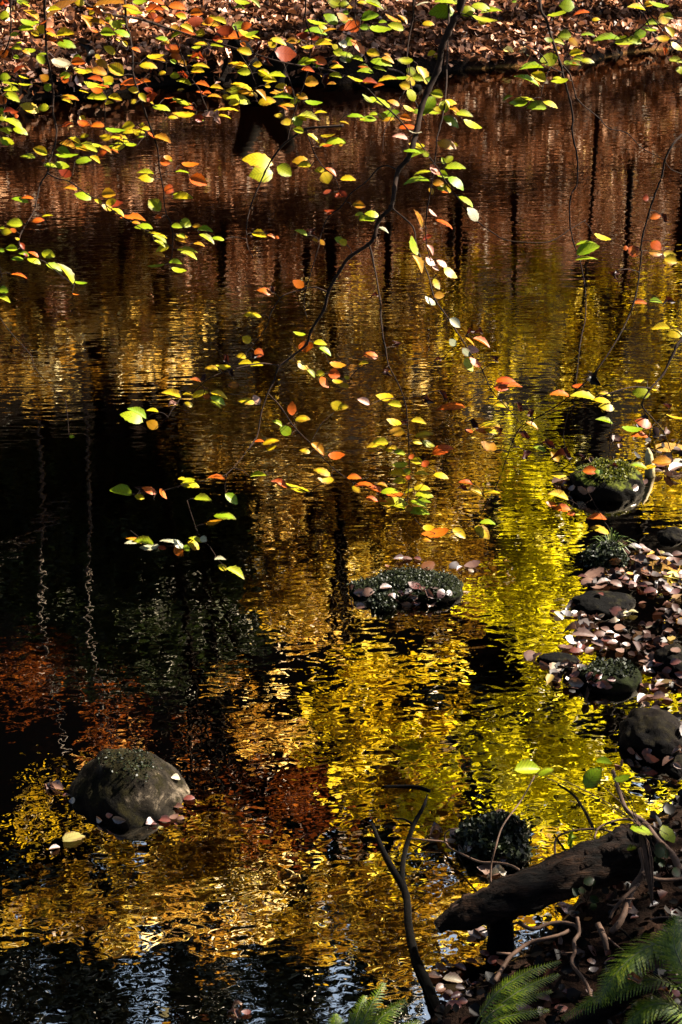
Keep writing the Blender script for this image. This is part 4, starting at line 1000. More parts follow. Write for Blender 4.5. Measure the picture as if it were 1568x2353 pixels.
for bi, B in enumerate(BR):
    d0 = B['d']
    rng = random.Random(300 + bi)
    root_p = at_depth(B['lines'][0][0][0][0], B['lines'][0][0][0][1], d0)
    root = empty('hanging_branch', root_p)
    tag(root, B['label'], 'branch', 'beech branches hanging over the stream')

    def dep(px, py):
        return d0 + 0.10 * math.sin(px * .011 + bi) + 0.08 * math.sin(py * .008 + 2 * bi)
    mb = MB()
    nodes = []          # (px,py,depth)
    for (pts, r0, r1) in B['lines']:
        sp = spline([Vector((x, y, 0)) for x, y in pts], 5)
        n = len(sp)
        P3, R = [], []
        for i, p in enumerate(sp):
            dd = dep(p.x, p.y)
            P3.append(at_depth(p.x + rng.gauss(0, .35), p.y, dd))
            t = i / (n - 1)
            R.append((r0 + (r1 - r0) * t ** .8) * 1.25 * dd / FPX * (1.25 if i % 5 == 0 else 1.0))
            nodes.append((p.x, p.y, dd))
        mb.tube(P3, R, 7 if r0 > 2 else 5, .05)
    # leaves grow out from the nearest wood, near ones first
    lv = assign[bi]
    A = np.array(nodes)
    lv.sort(key=lambda l: np.min((A[:, 0] - l[0]) ** 2 + (A[:, 1] - l[1]) ** 2))
    made = []
    for (x, y, Lp, Wp, ang, c) in lv:
        A = np.array(nodes)
        a = rad(ang)
        ex, ey = math.cos(a), math.sin(a)
        ends = []
        for s in (-1, 1):
            bx, by = x - s * ex * Lp / 2, y - s * ey * Lp / 2
            q = (A[:, 0] - bx) ** 2 + (A[:, 1] - by) ** 2 + (A[:, 1] > by + 25) * 900
            k = int(np.argmin(q))
            ends.append((q[k], s, bx, by, k))
        ends.sort()
        q, s, bx, by, k = ends[0]
        nd = nodes[k]
        dd = nd[2] + rng.gauss(0, .035)
        base = at_depth(bx, by, dd)
        tip_dir = (CR * (ex * s) - CU * (ey * s)).normalized()
        curled = c in 'DK' or (c in 'PR' and rng.random() < .35)
        ks = rng.randrange(3 if curled else 4)
        mw = .58
        Lm = Lp * dd / FPX
        ratio = Wp / (mw * Lp)
        sw = 1.0
        if c in 'DK': ratio *= .7
        if ratio > .97:
            sw = ratio / .97; ratio = .97
        ratio = max(ratio, .28)
        side = CB.cross(tip_dir).normalized()
        n1 = CB * ratio + side * math.sqrt(1 - ratio * ratio)
        n2 = CB * ratio - side * math.sqrt(1 - ratio * ratio)
        nrm = n1 if n1.z > n2.z else n2
        nrm = (nrm + tip_dir * rng.gauss(0, .12)).normalized()
        X = (tip_dir - nrm * tip_dir.dot(nrm)).normalized()
        Yv = nrm.cross(X)
        S = 1.04 * Lm / max(X.dot(tip_dir), .5)
        o = link('leaf', leaf_data(c, curled, ks))
        mat4 = Matrix(((X.x * S, Yv.x * S * sw, nrm.x * S, base.x), (X.y * S, Yv.y * S * sw, nrm.y * S, base.y), (X.z * S, Yv.z * S * sw, nrm.z * S, base.z), (0, 0, 0, 1)))
        made.append((Lp * Wp, o, mat4))
        # petiole / side twig
        a3 = at_depth(nd[0], nd[1], nd[2])
        dist = math.sqrt((nd[0] - bx) ** 2 + (nd[1] - by) ** 2)
        if dist > 2:
            midp = a3.lerp(base, .55) + CU * (dist * .10 * dd / FPX) + CR * rng.gauss(0, dist * .03 * dd / FPX)
            sp = spline([a3, midp, base], 4)
            r = (1.25 if dist > 40 else .95) * dd / FPX
            mb.tube(sp, [r * (1 - .3 * i / len(sp)) for i in range(len(sp))], 4)
        for t in ((.33, .66, 1.0) if dist > 30 else (1.0,)):
            nodes.append((nd[0] + (bx - nd[0]) * t, nd[1] + (by - nd[1]) * t, nd[2] + (dd - nd[2]) * t))
    mb.build('stem', M['twig'], root, loc=root_p)
    made.sort(key=lambda t: -t[0])
    for i, (_, o, m4) in enumerate(made):
        if i < 100:
            o.parent = root
            o.matrix_basis = Matrix.Translation(-root_p) @ m4
        else:
            bpy.data.objects.remove(o); STUFF_LEFT += 1
print('LEAVES', len(LEAVES), [len(a) for a in assign], 'dropped', STUFF_LEFT)
# ------------------------------------------------------------------ stones
def stone_mat(name, dark, pale, moss=None, mossz=0.25, scale=9):
    m, N, L = new_mat(name)
    tc = N.new('ShaderNodeTexCoord')
    n = noise(N, L, tc.outputs['Object'], scale, 8, 0.72, 0.4)
    r = ramp(N, [(0.45, dark), (0.57, tuple((a + b) * .11 for a, b in zip(dark, pale))), (0.68, pale), (0.78, tuple(min(1, c * 1.8) for c in pale))])
    L.new(n.outputs['Fac'], r.inputs[0])
    # painted shade on front and left, edge broken by noise; wet waterline band
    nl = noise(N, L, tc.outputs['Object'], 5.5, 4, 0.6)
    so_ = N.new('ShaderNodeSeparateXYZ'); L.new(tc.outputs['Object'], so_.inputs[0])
    shade_wet = N.new('ShaderNodeMapRange')
    shade_wet.inputs[1].default_value = .015; shade_wet.inputs[2].default_value = .13
    L.new(math_n(N, L, 'ADD', math_n(N, L, 'ADD', so_.outputs[2], math_n(N, L, 'ADD', math_n(N, L, 'MULTIPLY', so_.outputs[0], .40), math_n(N, L, 'MULTIPLY', so_.outputs[1], .35))), math_n(N, L, 'MULTIPLY', math_n(N, L, 'SUBTRACT', nl.outputs['Fac'], .5), .30)), shade_wet.inputs[0])
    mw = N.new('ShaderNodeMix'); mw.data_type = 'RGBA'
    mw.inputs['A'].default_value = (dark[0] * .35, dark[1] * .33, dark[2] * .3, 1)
    L.new(shade_wet.outputs[0], mw.inputs['Factor']); L.new(r.outputs[0], mw.inputs['B'])
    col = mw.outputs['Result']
    if moss:
        g = N.new('ShaderNodeNewGeometry')
        s = N.new('ShaderNodeSeparateXYZ'); L.new(g.outputs['Normal'], s.inputs[0])
        n2 = noise(N, L, tc.outputs['Object'], 16, 5, 0.65)
        f = N.new('ShaderNodeMapRange')
        f.inputs[1].default_value = mossz; f.inputs[2].default_value = mossz + .22
        L.new(math_n(N, L, 'ADD', s.outputs[2], math_n(N, L, 'MULTIPLY', math_n(N, L, 'SUBTRACT', n2.outputs['Fac'], .5), 1.8)), f.inputs[0])
        n3 = noise(N, L, tc.outputs['Object'], 60, 3, 0.6)
        r3 = ramp(N, [(0.35, tuple(c * .25 for c in moss)), (0.65, moss)])
        L.new(n3.outputs['Fac'], r3.inputs[0])
        mx = N.new('ShaderNodeMix'); mx.data_type = 'RGBA'
        L.new(f.outputs[0], mx.inputs['Factor']); L.new(col, mx.inputs['A']); L.new(r3.outputs[0], mx.inputs['B'])
        col = mx.outputs['Result']
    p = N.new('ShaderNodeBsdfPrincipled')
    p.inputs['Roughness'].default_value = 0.75
    p.inputs['Specular IOR Level'].default_value = 0.02
    L.new(col, p.inputs['Base Color'])
    nb_ = noise(N, L, tc.outputs['Object'], scale * 5, 8, 0.75)
    b = N.new('ShaderNodeBump'); b.inputs['Strength'].default_value = 1; b.inputs['Distance'].default_value = .008
    L.new(nb_.outputs['Fac'], b.inputs['Height']); L.new(b.outputs[0], p.inputs['Normal'])
    o = N.new('ShaderNodeOutputMaterial'); L.new(p.outputs[0], o.inputs[0])
    return m


M['boulder'] = stone_mat('grey_boulder', (0.0011, 0.0008, 0.0005), (0.085, 0.066, 0.045), (0.0045, 0.0036, 0.0009), .62)  # pale raised to paint a sunlit rim where the upper right stays unmasked
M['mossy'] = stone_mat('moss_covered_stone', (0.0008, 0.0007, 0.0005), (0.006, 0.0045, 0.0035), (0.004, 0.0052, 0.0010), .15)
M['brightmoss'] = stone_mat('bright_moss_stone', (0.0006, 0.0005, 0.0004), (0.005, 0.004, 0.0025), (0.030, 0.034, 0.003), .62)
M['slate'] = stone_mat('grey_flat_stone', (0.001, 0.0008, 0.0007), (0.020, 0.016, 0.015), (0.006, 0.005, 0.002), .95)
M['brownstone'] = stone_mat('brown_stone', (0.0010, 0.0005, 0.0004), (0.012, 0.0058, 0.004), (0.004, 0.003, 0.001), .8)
M['mossbit'] = foliage_mat('moss_leaves', [(0.0, (0.0006, 0.001, 0.0003)), (0.6, (0.0028, 0.0042, 0.001)), (0.93, (0.009, 0.012, 0.004)), (1.0, (0.04, 0.045, 0.022))], .2, spec=.1)
M['mossgold'] = foliage_mat('bright_moss_leaves', [(0.0, (0.005, 0.007, 0.001)), (0.6, (0.032, 0.034, 0.002)), (1.0, (0.08, 0.075, 0.005))], .3, spec=.1)


def rock_mesh(w_, d_, h_, seed, rough=.16, peak=0.0, flat=1.0, skirt=0.0):
    """lumpy stone, waterline at z=0, w_ wide, d_ deep, h_ high; peak shifts the summit sideways"""
    import bmesh
    bm = bmesh.new()
    bmesh.ops.create_icosphere(bm, subdivisions=5, radius=1)
    co = np.array([v.co for v in bm.verts])
    n = fbm(co[:, 0] * 1.3 + seed * 3.1 + co[:, 2] * .7, co[:, 1] * 1.3 + co[:, 2] * .9, seed, 3) * 1.6 \
        + fbm(co[:, 0] * 3.3 + co[:, 2] * 2.1, co[:, 1] * 3.3 - co[:, 2] * 1.7 + seed, seed + 7, 4) * .7
    s = 1 + rough * 2.2 * n
    co = co * s[:, None]
    z = co[:, 2]
    z = np.sign(z) * np.abs(z) ** flat
    x = co[:, 0] + peak * np.clip(z, 0, 1.2)
    wd = 1 + skirt * np.clip(.8 - z, 0, 1)
    out = np.stack([x * wd * w_ / 2, co[:, 1] * wd * d_ / 2, z * h_], 1)
    for v, c in zip(bm.verts, out): v.co = c
    return bm


def place(px, py, z=0.0):
    p = on_z(px, py, z)
    return p, (p - EYE).length * math.cos(math.atan2(abs(px - CX), FPX)) / FPX     # metres per photo pixel, roughly


STONES = []


def stone(name, label, cat, px, wpx, py_base, h, depth, seed, mat, rough=.16, peak=0.0, flat=1.0, rot=0.0, moss=0, mossmat='mossbit', mz=.1, sink=.0, skirt=0.0, group='stones in the stream', msize=.012, tilt=0.0):
    p, mpp = place(px, py_base)
    bm = rock_mesh(wpx * mpp, depth, h, seed, rough, peak, flat, skirt)
    p = Vector((p.x, p.y + depth * .46, -sink))
    root = empty(name, p)
    tag(root, label, cat, group)
    root.rotation_euler = (0, tilt, rot)
    import bmesh
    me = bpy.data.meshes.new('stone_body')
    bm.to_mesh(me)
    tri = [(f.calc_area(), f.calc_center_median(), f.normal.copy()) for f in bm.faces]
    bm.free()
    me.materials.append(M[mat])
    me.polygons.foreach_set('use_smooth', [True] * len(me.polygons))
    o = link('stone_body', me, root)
    if moss:
        rng = np.random.default_rng(seed + 500)
        a = np.array([t[0] for t in tri]); c = np.array([t[1] for t in tri]); nn = np.array([t[2] for t in tri])
        wgt = a * np.clip(nn[:, 2] - mz + .6 * fbm(c[:, 0] * 14, c[:, 1] * 14, seed, 3), 0, 1) * (c[:, 2] > .008)
        k = rng.choice(len(a), size=moss, p=wgt / wgt.sum())
        pos = c[k] + rng.normal(0, .004, (moss, 3)) + nn[k] * rng.uniform(0, .010, (moss, 1))
        v, f = leaf_cloud(pos, msize, .45, .5, .7, rng)
        link('moss', mesh_np('moss', v, f, M[mossmat]), root)
    STONES.append((root, me))
    return root


stone('boulder', 'round grey mossy boulder with shade painted on its face, standing alone at the lower left', 'boulder', 288, 200, 1880, .155, .27, 3, 'boulder', rough=.12, peak=-.06, flat=1.0, skirt=.42, sink=.01, moss=500, msize=.008, mz=.75)
stone('mossy_stone', 'long flat mossy stone in midstream with leaves along its front', 'stone', 950, 262, 1388, .058, .22, 11, 'mossy', rough=.2, flat=.7, moss=3200, mz=.05, msize=.008)
stone('mossy_stone', 'small mossy lump before the left end of the long flat stone', 'stone', 880, 62, 1406, .032, .10, 12, 'mossy', moss=500, mz=.0)
stone('mossy_stone', 'rounded dark stone with bright green moss cap by the right edge', 'stone', 1400, 176, 1150, .105, .26, 13, 'brightmoss', rough=.12, flat=.8, moss=1500, mossmat='mossgold', mz=.72)
stone('mossy_stone', 'low mossy hummock with a tuft of grass at the right', 'hummock', 1395, 96, 1312, .07, .14, 14, 'mossy', moss=1200, mz=.0, msize=.014)
stone('flat_stone', 'flat pale grey stone lying below the grassy hummock', 'stone', 1392, 146, 1414, .045, .14, 15, 'slate', rough=.14, flat=.6, rot=.12)
stone('flat_stone', 'dark mossy slab with a black front beside the raft of pink leaves', 'stone', 1405, 150, 1592, .06, .16, 16, 'mossy', rough=.10, flat=.5, moss=500, mz=.55, rot=-.1)
stone('flat_stone', 'light grey sliver of stone at the left end of the dark slab', 'stone', 1285, 95, 1531, .022, .08, 17, 'slate', rough=.12, flat=.6, rot=-.15)
stone('dark_stone', 'dark stone cut off by the right edge with one pale leaf on top', 'stone', 1562, 100, 1560, .07, .18, 18, 'brownstone', rough=.12, flat=.8)
stone('brown_stone', 'big brown stone at the right edge with red leaves at its foot', 'stone', 1516, 160, 1752, .105, .26, 19, 'brownstone', rough=.11, flat=.75, peak=-.06, rot=.3)
stone('brown_stone', 'small brown stone below the big brown stone', 'stone', 1562, 60, 1782, .03, .10, 20, 'brownstone')
stone('ivy_stone', 'peaked stone overgrown with dark ivy in front of the big log', 'stone', 1145, 158, 1985, .085, .18, 21, 'mossy', rough=.14, flat=.95, moss=2200, mz=-.1, msize=.018, peak=-.05)
stone('flat_stone', 'thin dark stone under leaves left of the small mossy lump', 'stone', 840, 50, 1398, .012, .07, 22, 'slate')
stone('dark_stone', 'black rounded stone low in the water behind the heap of leaves', 'stone', 1545, 60, 1245, .04, .1, 23, 'brownstone')

# grass tuft on the hummock
M['grass'] = foliage_mat('grass_blades', [(0.0, (0.012, 0.025, 0.003)), (0.7, (0.05, 0.075, 0.006)), (1.0, (0.12, 0.12, 0.03))], .4)
p, mpp = place(1408, 1290)
g = MB()
for i in range(70):
    a = random.uniform(0, 6.28); r = random.uniform(0, .035)
    b0 = p + Vector((r * math.cos(a), .04 + r * math.sin(a), .05))
    ln = random.uniform(.04, .085)
    dirv = Vector((math.cos(a) * .8, math.sin(a) * .8 - .3, random.uniform(.4, 1))).normalized()
    m1 = b0 + dirv * ln * .6; t1 = m1 + (dirv + Vector((0, 0, -.9))) * ln * .45
    sd_ = dirv.cross(Vector((0, 0, 1))).normalized() * .0016
    g.quad(b0 - sd_, b0 + sd_, m1 + sd_, m1 - sd_)
    g.quad(m1 - sd_, m1 + sd_, t1 + sd_ * .2, t1 - sd_ * .2)
o = g.build('grass_tuft', M['grass'], loc=p); o.location = p
tag(o, 'drooping tuft of grass growing on the mossy hummock', 'grass tuft')

# pale splinter of wood behind the bright mossy stone
M['chip'] = rough_mat('bare_split_wood', [(0.3, (0.10, 0.075, 0.03)), (0.7, (0.25, 0.20, 0.10))], 20, .7, .002, 60, spec=.1)
p, mpp = place(1491, 1098)
c = MB()
c.tube([p + Vector((.01, .02, -.03)), p + Vector((.004, .02, .06)), p + Vector((-.004, .02, .11)), p + Vector((-.012, .02, .135))], [.026, .023, .016, .006], 5, .15)
o = c.build('wood_splinter', M['chip'], loc=p); o.location = p
tag(o, 'pale upright splinter of broken wood behind the bright mossy stone', 'wood splinter')

# ------------------------------------------------------------------ log, sticks and branch on the near bank
def tube_px(pts, r0, r1, seg=7, jag=.08, n=5, dz=None):
    """pts: (px, py, z above water)"""
    P = spline([on_z(a, b, z) for a, b, z in pts], n)
    mb = MB()
    k = len(P) - 1
    mb.tube(P, [r0 + (r1 - r0) * i / k for i in range(len(P))], seg, jag)
    return mb, P


M['log'] = rough_mat('rotting_log_bark', [(0.40, (0.0006, 0.0004, 0.0003)), (0.54, (0.0035, 0.0016, 0.0008)), (0.68, (0.012, 0.0055, 0.0025)), (0.82, (0.024, 0.012, 0.0065))], 9, .9, .014, 30, spec=.05)
m, N, L = new_mat('rotting_log_grooved_bark')
tc = N.new('ShaderNodeTexCoord'); mp_ = N.new('ShaderNodeMapping')
mp_.inputs['Scale'].default_value = (.22, 1, 1); mp_.inputs['Rotation'].default_value = (0, rad(12), rad(-12))
L.new(tc.outputs['Object'], mp_.inputs['Vector'])
n = noise(N, L, mp_.outputs[0], 34, 6, .7, .6)
n2 = noise(N, L, tc.outputs['Object'], 9, 4, .6)
r = ramp(N, [(.42, (.0005, .0003, .0002)), (.52, (.004, .0018, .0009)), (.64, (.018, .0085, .004)), (.78, (.045, .023, .012))])
L.new(math_n(N, L, 'ADD', math_n(N, L, 'MULTIPLY', n.outputs['Fac'], .6), math_n(N, L, 'MULTIPLY', n2.outputs['Fac'], .4)), r.inputs[0])
pb = N.new('ShaderNodeBsdfPrincipled'); pb.inputs['Roughness'].default_value = .9; pb.inputs['Specular IOR Level'].default_value = .05
L.new(r.outputs[0], pb.inputs['Base Color'])
b = N.new('ShaderNodeBump'); b.inputs['Distance'].default_value = .03
L.new(n.outputs['Fac'], b.inputs['Height']); L.new(b.outputs[0], pb.inputs['Normal'])
L.new(pb.outputs[0], N.new('ShaderNodeOutputMaterial').inputs[0])
M['log'] = m
root_p = on_z(1250, 2030, .15)
root = empty('log', root_p)
tag(root, 'thick rotting log jutting from the bank over the water at the lower right', 'log')
P = spline([on_z(a, b, z) for a, b, z in ((1004, 2132, .10), (1040, 2112, .115), (1080, 2096, .13), (1150, 2070, .15), (1230, 2040, .17), (1330, 1999, .20), (1420, 1968, .23), (1475, 1950, .25), (1500, 1942, .26))], 12)
mb = MB()
k = len(P) - 1
R = [np.interp(i / k, [0, .08, .16, .24, .45, .8, 1], [.016, .024, .036, .044, .054, .066, .062]) for i in range(k + 1)]
mb.tube(P, R, 30, .03, .34, 3)
lo = mb.build('trunk', M['log'], root, loc=root_p)
mb, P = tube_px([(1150, 2090, .12), (1150, 2140, .05), (1152, 2210, -.04)], .034, .040, 12, .08)
mb.build('branch_stub', M['darkwood'], root, loc=root_p)
mb, P = tube_px([(1075, 2080, .150), (1060, 2078, .158), (1042, 2086, .150), (1036, 2094, .142)], .005, .003, 6)
mb.build('twig_stub', M['stick'], root, loc=root_p)
# lower log at the bottom edge
mb, P = tube_px([(1290, 2385, .14), (1350, 2345, .17), (1410, 2310, .20), (1470, 2270, .23)], .026, .022, 14, .06)
o = mb.build('log', M['log'], loc=P[0]); o.location = P[0]
tag(o, 'brown log under the ferns at the bottom right edge', 'log')
# dark forked branch lying half sunk in the water
root_p = on_z(930, 2120, .02)
root = empty('forked_branch', root_p)
tag(root, 'black forked branch lying half sunk in the water left of the log', 'branch')
F = lambda a, b: (784 + a * .5, 1763 + b * .5)
mb, P = tube_px([(*F(505, 1240), .05), (*F(470, 1150), .035), (*F(430, 1080), .022), (*F(390, 980), .012), (*F(345, 880), .008), (*F(312, 740), .005), (*F(302, 600), .004), (*F(275, 525), .003)], .0145, .0105, 10, .10)
for pts, r0, r1 in (([(*F(285, 545), .004), (*F(225, 445), .004), (*F(185, 365), .003), (*F(150, 285), -.003), (*F(128, 225), -.012)], .0095, .006),
                    ([(*F(296, 570), .004), (*F(282, 500), .004), (*F(292, 395), .004), (*F(335, 260), .003), (*F(385, 170), -.002), (*F(412, 60), -.012)], .009, .005),
                    ([(*F(330, 262), .003), (*F(290, 240), .012), (*F(235, 236), .014)], .004, .002), ([(*F(410, 110), .0), (*F(330, 88), .003), (*F(190, 90), .0)], .006, .004)):
    m2, P2 = tube_px(pts, r0, r1, 9, .10)
    n0 = len(mb.v); mb.v += m2.v; mb.f += [tuple(q + n0 for q in f) for f in m2.f]
mb.build('stem', M['darkwood'], root, loc=root_p)

ST = [  # crop coordinates (x, y, z) of the sticks near the log, radius start/end, material, label
 ([(318, 328, .01), (400, 336, .02), (475, 345, .02), (505, 375, .03), (560, 402, .04), (640, 436, .06), (720, 440, .08), (780, 452, .10), (818, 472, .13)], .0032, .0042, 'stick', 'thin brown stick lying in the water and reaching the log'),
 ([(478, 345, .02), (478, 310, .05), (500, 288, .07), (540, 282, .08)], .003, .0018, 'stick', 'small hooked twig standing behind the ivy stone'),
 ([(890, 40, .20), (830, 150, .20), (745, 268, .19), (712, 365, .17), (690, 450, .12), (688, 530, .08)], .0022, .004, 'stick', 'thin upright twig crossing in front of the ivy stone'),
 ([(636, 757, .06), (720, 733, .08), (822, 714, .10)], .003, .004, 'stick', 'short straight pale stick below the log'),
 ([(820, 714, .10), (880, 745, .11), (960, 720, .12), (1030, 716, .13), (1085, 735, .14), (1095, 780, .13)], .0075, .0055, 'stick', 'knobbly pale stick arching below the log'),
 ([(706, 985, .08), (745, 920, .08), (782, 868, .09), (860, 812, .10), (940, 790, .12), (1010, 770, .13), (1050, 750, .13)], .0075, .006, 'stick', 'thick pale stick leaning up to the right from the leaf pile'),
 ([(716, 855, .08), (782, 860, .09)], .0035, .005, 'stick', 'short twig stub pointing left below the log'),
 ([(880, 790, .10), (862, 840, .09), (848, 850, .07)], .003, .0025, 'stick', 'stubby fork between two pale sticks'),
 ([(1085, 690, .16), (1095, 760, .14), (1072, 800, .15), (1075, 850, .14), (1060, 900, .13), (1108, 965, .13), (1135, 1010, .13), (1150, 1060, .13)], .0065, .006, 'stick', 'brown winding vine hanging down before the log'),
 ([(1182, 722, .18), (1212, 790, .17), (1222, 842, .15)], .011, .008, 'stick', 'stout reddish root beside the winding vine'),
 ([(1215, 775, .16), (1260, 815, .16), (1302, 846, .15)], .004, .0025, 'stick', 'thin pointed root splitting from the stout one'),
 ([(1372, 535, .26), (1300, 602, .24), (1255, 655, .21), (1238, 695, .19)], .006, .005, 'stick', 'straight brown stick slanting down below the log end'),
 ([(1400, 505, .28), (1385, 488, .29), (1410, 484, .29), (1440, 512, .29), (1500, 518, .29), (1580, 512, .29)], .0055, .006, 'stick', 'pale looped root reaching in from the right edge'),
 ([(1250, 15, .34), (1280, 115, .34), (1312, 195, .33), (1362, 232, .32), (1402, 262, .31), (1455, 335, .30), (1525, 405, .30), (1560, 480, .30)], .006, .0125, 'stick', 'pale bent sapling stem rising at the right behind the log'),
 ([(1400, 262, .31), (1300, 240, .29), (1190, 275, .28), (1165, 330, .27)], .005, .003, 'stick', 'curved side stem arching over the thick end of the log'),
 ([(998, 80, .10), (1070, 130, .12), (1122, 205, .14), (1160, 285, .18)], .004, .006, 'darkwood', 'black bare twig above the log'),
 ([(985, 420, .17), (990, 330, .20), (1060, 295, .24), (1175, 285, .26), (1255, 302, .27), (1345, 335, .28), (1385, 378, .29)], .004, .0035, 'stick', 'slender brown stem bowing over the top of the log'),
 ([(1012, 405, .19), (1024, 440, .18), (1018, 540, .16), (1008, 600, .14), (985, 650, .12), (1002, 690, .11)], .002, .0016, 'stick', 'hair thin root dangling across the log'),
 ([(1250, 612, .22), (1352, 604, .24)], .0028, .0024, 'stick', 'upper one of two short pale twigs under the log end'),
 ([(1224, 632, .20), (1335, 650, .22)], .0028, .0024, 'stick', 'lower one of two short pale twigs under the log end'),
 ([(1380, 380, .29), (1395, 470, .28), (1340, 560, .24), (1290, 700, .2), (1240, 760, .17)], .012, .010, 'stick', 'rust brown root coming down from the thick end of the log'),
 ([(1190, 715, .17), (1290, 750, .18), (1340, 800, .18), (1400, 850, .18)], .004, .003, 'darkwood', 'dark twig crossing the soil toward the big fern'),
 ([(1420, 700, .22), (1480, 690, .23), (1580, 695, .24)], .003, .003, 'stick', 'thin twig lying level near the right edge'),
 ([(990, 858, .10), (1075, 852, .12)], .002, .002, 'stick', 'tiny level twig left of the winding vine'),
]
for pts, r0, r1, mt, lb in ST:
    mb, P = tube_px([(*F(a, b), z) for a, b, z in pts], r0 * .85, r1 * .85, 7, .10)
    o = mb.build('stick', M[mt], loc=P[0]); o.location = P[0]
    tag(o, lb, 'stick', 'sticks and roots around the log')

# ------------------------------------------------------------------ ferns
M['fern'] = foliage_mat('fern_green', [(0.0, (0.014, 0.030, 0.0006)), (0.7, (0.046, 0.074, 0.0012)), (1.0, (0.10, 0.115, 0.003))], .45)
M['fernstem'] = rough_mat('fern_stalk', [(0.3, (0.01, 0.014, 0.002)), (0.7, (0.03, 0.035, 0.005))], 20, .7)


def frond(P, wmax, npin=26, tiltv=Vector((0, 0, 1)), droop=.35, name='frond', parent=None, loc=None):
    P = spline(P, 8)
    n = len(P) - 1
    blade = MB(); stalk = MB()
    stalk.tube(P, [.0024 * (1 - .8 * i / n) for i in range(n + 1)], 5)
    for i in range(npin):
        t = .14 + .86 * i / npin
        j = t * n; a = P[int(j)].lerp(P[min(int(j) + 1, n)], j - int(j))
        T = (P[min(int(j) + 1, n)] - P[int(j)]).normalized()
        S = T.cross(tiltv).normalized(); U = S.cross(T).normalized()
        ln = wmax * (math.sin(math.pi * min(1, (t - .05) * .78 + .22)) ** .8) * random.uniform(.9, 1.05)
        for sg in (-1, 1):
            D = (S * sg + T * (.45 + .4 * t) + U * random.uniform(-.05, .2)).normalized()
            Q = [a + D * (ln * q) - U * (droop * ln * q * q) for q in np.linspace(0, 1, 8)]
            wd = T * (ln * .13 + .0015)
            for q in range(7):          # toothed pinna: each step a pair of small lobes
                w0 = (1 - q / 7) ** .7; w1 = (1 - (q + 1) / 7) ** .7
                blade.quad(Q[q], Q[q] + wd * w0 * .8 + D * ln * .02, Q[q + 1] + wd * w0 * .75 - D * ln * .015, Q[q + 1])
                blade.quad(Q[q], Q[q + 1], Q[q + 1] - wd * w0 * .75 - D * ln * .015, Q[q] - wd * w0 * .8 + D * ln * .02)
    o = stalk.build(name, M['fernstem'], parent, loc=loc)
    b = blade.build('pinnae', M['fern'], o, smooth=False, loc=loc)
    return o


def fern(label, base, fr):
    bp = on_z(*base)
    root = empty('fern', bp)
    tag(root, label, 'fern', 'ferns on the near bank')
    for pts, wmax, npin in fr:
        frond([on_z(*q) for q in pts], wmax, npin, parent=root, loc=bp)


fern('small green fern cut off by the bottom edge at the centre', (790, 2440, .03), [
    ([(795, 2430, .04), (835, 2345, .14), (882, 2258, .17)], .036, 26), ([(800, 2430, .04), (865, 2350, .15), (932, 2296, .17)], .038, 26),
    ([(790, 2430, .04), (815, 2350, .13), (838, 2288, .15)], .032, 22), ([(800, 2435, .04), (890, 2380, .13), (965, 2345, .14)], .034, 22), ([(785, 2435, .04), (775, 2370, .12), (770, 2330, .13)], .03, 20)])
fern('green fern spreading to the right over red leaves in front of the log', (1075, 2400, .06), [
    ([(1088, 2362, .08), (1140, 2285, .17), (1210, 2236, .20), (1288, 2208, .20)], .032, 34), ([(1090, 2370, .08), (1165, 2298, .17), (1225, 2262, .19), (1284, 2238, .19)], .03, 32),
    ([(1088, 2375, .08), (1140, 2322, .15), (1200, 2296, .17), (1268, 2276, .17)], .03, 30), ([(1084, 2385, .07), (1130, 2350, .13), (1200, 2328, .15), (1262, 2320, .14)], .03, 28)])
fern('large fern with long arching fronds in the bottom right corner', (1600, 2400, .14), [
    ([(1610, 2230, .22), (1550, 2165, .34), (1475, 2185, .36), (1412, 2243, .33), (1378, 2306, .27)], .066, 36),
    ([(1600, 2290, .22), (1510, 2252, .29), (1425, 2268, .29), (1350, 2304, .26), (1290, 2340, .21)], .042, 38),
    ([(1612, 2350, .2), (1575, 2240, .34), (1550, 2170, .40), (1556, 2105, .42)], .06, 32),
    ([(1610, 2370, .2), (1540, 2310, .27), (1480, 2318, .27), (1440, 2362, .23)], .055, 28),
    ([(1620, 2300, .2), (1600, 2190, .34), (1585, 2140, .38)], .06, 26)])

# ------------------------------------------------------------------ small saplings with green leaves, ivy sprigs
def put_leaf(key, pos, L_, ang, tilt=.5, parent=None, name='leaf', k=None, sw=1.0, roll=None):
    """a leaf lying near horizontal at pos (centre): ang = compass of its long axis, tilt = how much it leans"""
    n = Vector((random.gauss(0, tilt), random.gauss(0, tilt) - tilt * .5, 1)).normalized()
    X = Vector((math.cos(ang), math.sin(ang), 0)); X = (X - n * X.dot(n)).normalized()
    Yv = n.cross(X)
    curled = (random.random() < .12)
    o = link(name, leaf_data(key, curled, random.randrange(3 if curled else 4)), parent)
    b = pos - X * L_ * .5
    o.matrix_basis = Matrix(((X.x * L_, Yv.x * L_ * sw, n.x * L_, b.x), (X.y * L_, Yv.y * L_ * sw, n.y * L_, b.y), (X.z * L_, Yv.z * L_ * sw, n.z * L_, b.z), (0, 0, 0, 1)))
    return o


